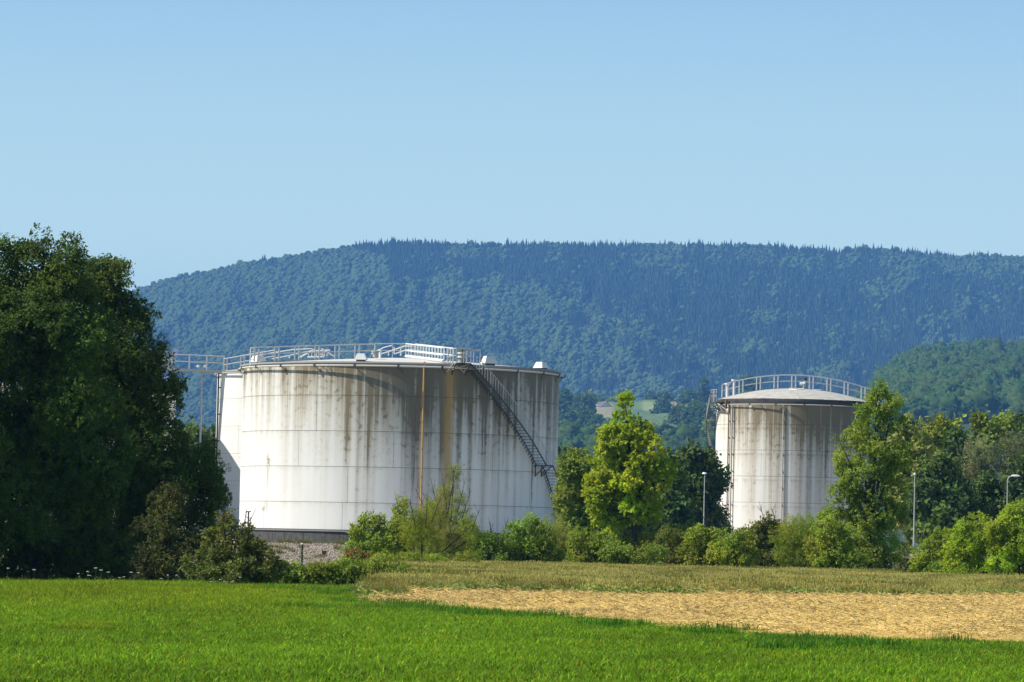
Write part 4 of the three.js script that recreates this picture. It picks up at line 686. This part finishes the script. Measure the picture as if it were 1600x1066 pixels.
// wooded knoll on the right and the far valley floor: crowns past counting
{
  const r = rngOf(777), mk = (s) => { const b = blob(s, 0.9, 0.78, 3, 0.5); const c = new Float32Array(b.attributes.position.count * 3).fill(0.6); b.setAttribute('color', new THREE.BufferAttribute(c, 3)); const g = bough(s * 5, 170, 0.17, 0.15, { twigs: 44, jit: 0.22 }); return mergeGeometries([b.index ? b.toNonIndexed() : b, g]); };
  const geos = [mk(31), mk(32), mk(33)], items = [];
  for (let i = 0; i < 5200; i++) {
    const px = lerp(1150, 1750, r()), rr = lerp(2630, 4130, r()); const gate = pl([[1150, 0.25], [1330, 0.4], [1370, 1], [1750, 1]], px); if (r() > gate) continue;
    items.push([px, rr, hillH(px, rr), r(), r(), r()]);
  }
  for (let i = 0; i < 1500; i++) { const px = lerp(80, 1130, r()), rr = lerp(2160, 2630, r()); items.push([px, rr, hillH(px, rr), r() * 0.7, r(), r()]); }
  const mats = leafMat(1, 1, 1, 0.2, 0.8); mats.specularIntensity = 0.1;
  geos.forEach((g, k) => {
    const mine = items.filter((_, i) => i % 3 === k), im = sh(new THREE.InstancedMesh(g, mats, mine.length));
    mine.forEach(([px, rr, y, a, b, c], i) => { const s = 5.5 + a * 6.5; tmp4.compose(polar(px, rr, y + s * 0.45 + b * 8 - 2), tq.setFromAxisAngle(UP, c * 6.28), V(s, s * (0.85 + 0.4 * b), s)); im.setMatrixAt(i, tmp4); const q = 0.75 + 0.55 * b; im.setColorAt(i, tc.setRGB((0.048 + 0.03 * c) * q, 0.122 * q, 0.024 * q)); });
    im.name = numbered('woodland'); tag(im, ['lighter', 'darker', 'taller'][k] + ' broadleaf crowns of the woodland on the knoll at the right', null, null, 'stuff'); scene.add(im);
  });
}

// ───────────────────────── the fields ─────────────────────────
const strawTop = [[590, 941], [612, 934], [650, 931], [700, 929], [800, 929], [1000, 934], [1200, 936], [1600, 936], [1800, 940]];
const strawBottom = [[575, 942], [600, 947], [690, 947], [700, 953], [850, 965], [1000, 978], [1100, 988], [1200, 997], [1300, 1003], [1400, 1006], [1600, 1012], [1800, 1018]];
function patchMesh(name, label, geos, mat, items) {
  geos.forEach((g, k) => {
    const mine = items.filter((_, i) => i % geos.length === k), im = sh(new THREE.InstancedMesh(g, mat, mine.length));
    mine.forEach(([p, s, sy, yaw, c], i) => { tmp4.compose(p, tq.setFromAxisAngle(UP, yaw), V(s, sy, s)); im.setMatrixAt(i, tmp4); im.setColorAt(i, tc.setRGB(...c)); });
    im.name = numbered(name); tag(im, label[k] ?? label[0], null, null, 'stuff'); scene.add(im);
  });
}
// grass: bent blades in a round tuft one metre across
function turf(seed, n, h, w, o = {}) {
  const r = rngOf(seed), pos = [], nor = [], col = [];
  for (let i = 0; i < n; i++) {
    const a = r() * 6.283, q = Math.sqrt(r()) * (o.rad ?? 0.62), x = Math.cos(a) * q, z = Math.sin(a) * q, b = r() * 6.283, hh = h * (0.45 + 0.8 * r()), lean = hh * (0.2 + 0.75 * r()) * (o.lean ?? 1), sx = Math.cos(b), sz = Math.sin(b), ww = w * (0.6 + 0.8 * r()) / 2;
    const nx = -sz, nz = sx, m = [x + nx * lean * 0.35, hh * 0.62, z + nz * lean * 0.35], t = [x + nx * lean, hh * (0.95 - 0.2 * r()), z + nz * lean], k = 0.35 + 1.05 * r() + (r() < 0.08 ? 0.9 : 0), ye = r() < (o.dry ?? 0.06) ? 1.9 : 0.9 + 0.25 * r();
    const P = [[x - sx * ww, 0, z - sz * ww], [x + sx * ww, 0, z + sz * ww], [m[0] + sx * ww * 0.8, m[1], m[2] + sz * ww * 0.8], [m[0] - sx * ww * 0.8, m[1], m[2] - sz * ww * 0.8], t];
    for (const v of [0, 1, 2, 0, 2, 3, 3, 2, 4]) { pos.push(...P[v]); col.push(k * ye, k, k * 0.8); }
  }
  return geom(pos, null, null, null, col);
}
function bladeMat(r, g, b, t = 0.3, rough = 0.5) { const m = leafMat(r, g, b, t, rough); m.specularIntensity = 0.15; return m; }
{
  const r = rngOf(42), items = [], tall = [], geos = [turf(1, 400, 0.13, 0.014), turf(2, 400, 0.13, 0.014), turf(3, 400, 0.14, 0.014)], tallGeos = [turf(11, 260, 0.24, 0.013, { rad: 0.6, lean: 1.0 }), turf(12, 240, 0.28, 0.013, { rad: 0.55, lean: 0.95 })];
  for (let d = 41; d < 128; d += 0.62 + d * 0.0012) {
    const half = 0.145 * d + 1.5;
    for (let x = -half; x < half; x += 0.62 + d * 0.0015) {
      const p = V(x + (r() - 0.5) * 0.5, 0, -d + (r() - 0.5) * 0.5), [px, py] = pixelOf(p);
      if (px > 590 && py < pl(strawBottom, px) + 1 + 6 * N3(px / 24, 2.2) + 4 * N3(px / 7, 5.5)) continue;
      if (py < 916 + (px > 330 ? 6 : 0)) continue;
      const n = fbm(p.x / 5, p.z / 9, 2), far = smooth(d, 60, 105) * (1 - smooth(px, 350, 620)), y = 1 + 0.26 * n + 0.22 * N3(p.x / 0.9, p.z / 1.6, 12), yel = far * 0.55 + 0.25 * Math.max(0, N3(p.x / 2.2, p.z / 4, 5));
      const ochre = Math.exp(-(((px - 135) / 14) ** 2) - (((py - 985) / 5) ** 2));
      items.push([p, 0.9 + 0.3 * r(), (0.85 + 0.35 * r()) * (1 + 0.5 * far), r() * 6.28, [y * (1 + 0.75 * yel + 1.6 * ochre), y * (1 + 0.16 * yel), y * (1 + 0.4 * yel)]]);
      const edge = px > 590 ? py - pl(strawBottom, px) : 999, band = Math.exp(-(((edge - 10) / 9) ** 2)), weed = N3(p.x / 1.7, p.z / 2.5, 9);
      if (r() < band * 0.30 * (weed > 0 ? 1.4 : 0.3) || (px > 430 && px < 640 && py < 962 && weed > 0.18 && r() < 0.4) || (weed > 0.5 && r() < 0.22 && d > 60)) tall.push([p, 0.7 + 0.4 * r(), 0.55 + 0.5 * r(), r() * 6.28, [0.62 + 0.2 * r(), 0.85, 0.9]]);
      if (px < 640 && py < 927 && r() < 0.8) tall.push([p, 0.9, 0.5 + 0.5 * r(), r() * 6.28, [1.25, 1.15, 0.8]]);
    }
  }
  patchMesh('grass', ['short green meadow grass in the foreground'], geos, bladeMat(0.132, 0.255, 0.013, 0.35, 0.5), items);
  patchMesh('tall_grass', ['taller dark green grass tufts along the straw and the shrubs'], tallGeos, bladeMat(0.070, 0.185, 0.012, 0.35, 0.5), tall);
}
// cut straw
{
  const r = rngOf(43), items = [], mk = (seed) => {
    const q = rngOf(seed), pos = [], col = [];
    for (let i = 0; i < 430; i++) {
      const a = q() * 6.283, rad = Math.sqrt(q()) * 0.6, c = V(Math.cos(a) * rad, 0.02 + q() * q() * 0.20, Math.sin(a) * rad), up = q() < 0.14 ? q() * 0.9 : (q() - 0.4) * 0.4, d = V(q() - 0.5, 0, q() - 0.5).normalize(); d.y = up; d.normalize();
      const L = 0.07 + q() * 0.19, s = d.clone().cross(UP).normalize().multiplyScalar(0.0028 + q() * 0.0022), u = s.clone().cross(d).normalize().multiplyScalar(0.0045), k = 0.55 + 0.75 * q(), e = d.clone().multiplyScalar(L / 2), b = 0.75 + 0.35 * q();
      const A = c.clone().sub(e), B = c.clone().add(e), P = [A.clone().add(s), A.clone().sub(s), A.clone().add(u), B.clone().add(s), B.clone().sub(s), B.clone().add(u)];
      for (const v of [0, 3, 5, 0, 5, 2, 2, 5, 4, 2, 4, 1]) { pos.push(P[v].x, P[v].y, P[v].z); col.push(k, k * (0.92 + 0.1 * b), k * b); }
    }
    return geom(pos, null, null, null, col);
  };
  const inside = (p) => { const [px, py] = pixelOf(p); return px > 590 && py > pl(strawTop, px) - 4 + 2.5 * N3(px / 25, 7.7) && py < pl(strawBottom, px) + 4 * N3(px / 22, 3.3) + 1; };
  for (let d = 66; d < 150; d += 0.55 + d * 0.0007) for (let x = -8; x < 0.145 * d + 2; x += 0.55) {
    const p = V(x + (r() - 0.5) * 0.4, 0, -d + (r() - 0.5) * 0.4); if (!inside(p)) continue;
    const row = 0.5 + 0.5 * Math.sin((d + 0.05 * x) * 0.62), k = 0.9 + 0.2 * fbm(p.x / 3, p.z / 6, 1);
    items.push([p, 0.9 + 0.3 * r(), 0.55 + 1.2 * row * r() + (0.35 * Math.max(0, N3(p.x / 2, p.z / 3, 6))), r() * 6.28, [k, k, k]]);
  }
  patchMesh('straw', ['golden cut straw lying in a strip between meadow and standing crop'], [mk(5), mk(6), mk(7)], std(0.67, 0.455, 0.135, 0.7, { vertexColors: true }), items);
  // bare straw-strewn soil under it
  const cs = [], uv = [], idx = []; let n = 0;
  for (let px = 595; px <= 1790; px += 15) { for (const t of [0, 0.33, 0.66, 1]) { const q = onGround(px, lerp(pl(strawTop, px) - 16, pl(strawBottom, px) + 2, t)); cs.push(q.x, 0.005, q.z); uv.push(q.x / 3, q.z / 3); } if (n) for (let j = 0; j < 3; j++) { const a = n * 4 + j; idx.push(a - 4, a, a + 1, a - 4, a + 1, a - 3); } n++; }
  const t = texture(256, 256, (u, v, o) => { const k = 0.8 + 0.35 * fbm(u * 20, v * 20); o[0] = 0.42 * k; o[1] = 0.28 * k; o[2] = 0.12 * k; });
  const m = sh(new THREE.Mesh(geom(cs, null, uv, idx), new THREE.MeshStandardMaterial({ map: t, roughness: 1, side: THREE.DoubleSide }))); m.name = 'stubble_field'; m.userData.kind = 'structure'; scene.add(m);
}
// standing olive-brown crop behind the straw
{
  const r = rngOf(44), items = [], mk = (seed) => {
    const q = rngOf(seed), pos = [], col = [];
    for (let i = 0; i < 190; i++) {
      const a = q() * 6.283, rad = Math.sqrt(q()) * 0.6, x = Math.cos(a) * rad, z = Math.sin(a) * rad, h = 0.20 + q() * 0.24, lx = (q() - 0.5) * 0.22, lz = (q() - 0.5) * 0.22, b = q() * 6.283, sx = Math.cos(b) * 0.005, sz = Math.sin(b) * 0.005, k = 0.7 + 0.5 * q(), gr = q() < 0.22;
      const c1 = gr ? [0.74 * k, 1.0 * k, 0.6 * k] : [0.95 * k, 1.0 * k, 0.85 * k], tri = (A, B, C, c) => { for (const v of [A, B, C]) { pos.push(...v); col.push(...c); } };
      const B0 = [x - sx, 0, z - sz], B1 = [x + sx, 0, z + sz], T = [x + lx, h, z + lz]; tri(B0, B1, T, c1);
      for (let l = 0; l < 2; l++) { const hh = h * (0.3 + 0.45 * q()), e = q() * 6.283, L = 0.12 + 0.12 * q(), dx = Math.cos(e) * L, dz = Math.sin(e) * L, m = [x + lx * hh / h, hh, z + lz * hh / h]; tri(m, [m[0] + dx * 0.5 - sz * 1.6, hh + 0.07, m[2] + dz * 0.5 + sx * 1.6], [m[0] + dx, hh + 0.01, m[2] + dz], c1); }
      const hd = 0.06 + 0.06 * q(), w = 0.012, tx = T[0] + lx * 0.2, tz = T[2] + lz * 0.2, mid = [(T[0] + tx) / 2, h + hd * 0.5, (T[2] + tz) / 2], top = [tx, h + hd, tz], c2 = [1.35 * k, 1.12 * k, 0.95 * k];
      for (let f = 0; f < 3; f++) { const e0 = f * 2.094, e1 = e0 + 2.094, p0 = [mid[0] + Math.cos(e0) * w, mid[1], mid[2] + Math.sin(e0) * w], p1 = [mid[0] + Math.cos(e1) * w, mid[1], mid[2] + Math.sin(e1) * w]; tri(T, p0, p1, c2); tri(p0, p1, top, c2); }
    }
    return geom(pos, null, null, null, col);
  };
  for (let d = 100; d < 192; d += 0.72 + (d - 100) * 0.003) for (let x = -6; x < 0.145 * d + 2; x += 0.72) {
    const p = V(x + (r() - 0.5) * 0.6, 0, -d + (r() - 0.5) * 0.6), [px, py] = pixelOf(p); if (px < 640 + (py - 886) * -1.0 + 20 * N3(d / 4, 1) || py > pl(strawTop, px) + 3 || (px > 1390 && d > 171)) continue;
    const k = 0.95 + 0.22 * fbm(p.x / 4, p.z / 9, 3), g = N3(p.x / 3, p.z / 5, 4) * 0.12; items.push([p, 0.9 + 0.3 * r(), 0.85 + 0.3 * r(), r() * 6.28, [k * (1 - g), k, k * 0.95]]);
  }
  patchMesh('crop', ['standing olive-brown crop between the straw and the shrubs'], [mk(15), mk(16), mk(17)], leafMat(0.30, 0.325, 0.125, 0.25, 0.6), items);
}
// white umbels at the foot of the dark trees
{
  const r = rngOf(61), F = (() => {
    const o = thing('wild_flower', 'white umbel flower at the meadow edge under the dark trees', 'flower', V(0, 0, 0), 'white umbels along the meadow edge'), gs = [], um = [];
    gs.push(rodGeo(V(0, 0, 0), V(0.02, 0.44, 0), 0.007, 0.005, 5));
    for (let k = 0; k < 9; k++) { const a = k * 0.7, q = 0.02 + 0.05 * (k / 9); const e = V(0.02 + Math.cos(a) * q, 0.52 + 0.01 * Math.sin(k * 3), Math.sin(a) * q); gs.push(rodGeo(V(0.02, 0.44, 0), e, 0.003, 0.002, 4)); um.push(new THREE.IcosahedronGeometry(0.022, 0).scale(1, 0.4, 1).translate(...e.toArray())); }
    part(o, 'stem', mergeGeometries(gs), std(0.07, 0.12, 0.03)); part(o, 'umbel', mergeGeometries(um), std(0.72, 0.73, 0.66)); return o;
  })();
  const xs = [12, 44, 52, 122, 136, 138, 150, 158, 170, 186, 193, 205, 215, 252, 262, 276, 330, 344, 350, 362, 364, 375];
  xs.forEach((x, i) => { const o = i ? F.clone() : F; if (i) { o.name = numbered('wild_flower'); scene.add(o); } const d = 119 - r() * 6 - (x > 300 ? 5 : 0); o.position.set(at(x, 900, d).x, 0, -d); o.rotation.y = r() * 6; const s = 0.9 + 0.4 * r(); o.scale.set(s * 0.6, s * (0.4 + 0.4 * r()), s * 0.6); });
}
{
  const r = rngOf(91), items = [], g = [turf(51, 70, 0.22, 0.016, { rad: 0.3, dry: 0.1 }), turf(52, 70, 0.3, 0.016, { rad: 0.25, dry: 0.15 })], x0 = at(395, 860, 241).x, x1 = at(575, 860, 241).x;
  for (let i = 0; i < 90; i++) { const crest = r() < 0.55, d = crest ? 241.6 + r() * 0.8 : 237 + r() * 4; items.push([V(lerp(x0, x1, r()), groundH(d), -d), 0.7 + 0.6 * r(), 0.5 + 0.9 * r(), r() * 6.28, [0.9 + 0.2 * r(), 0.95, 0.8]]); }
  patchMesh('weeds', ['sparse dry weeds along the crest of the gravel bank'], g, leafMat(0.14, 0.17, 0.03, 0.3), items);
}
renderer.setSize(1024, 682);
renderer.render(scene, camera);
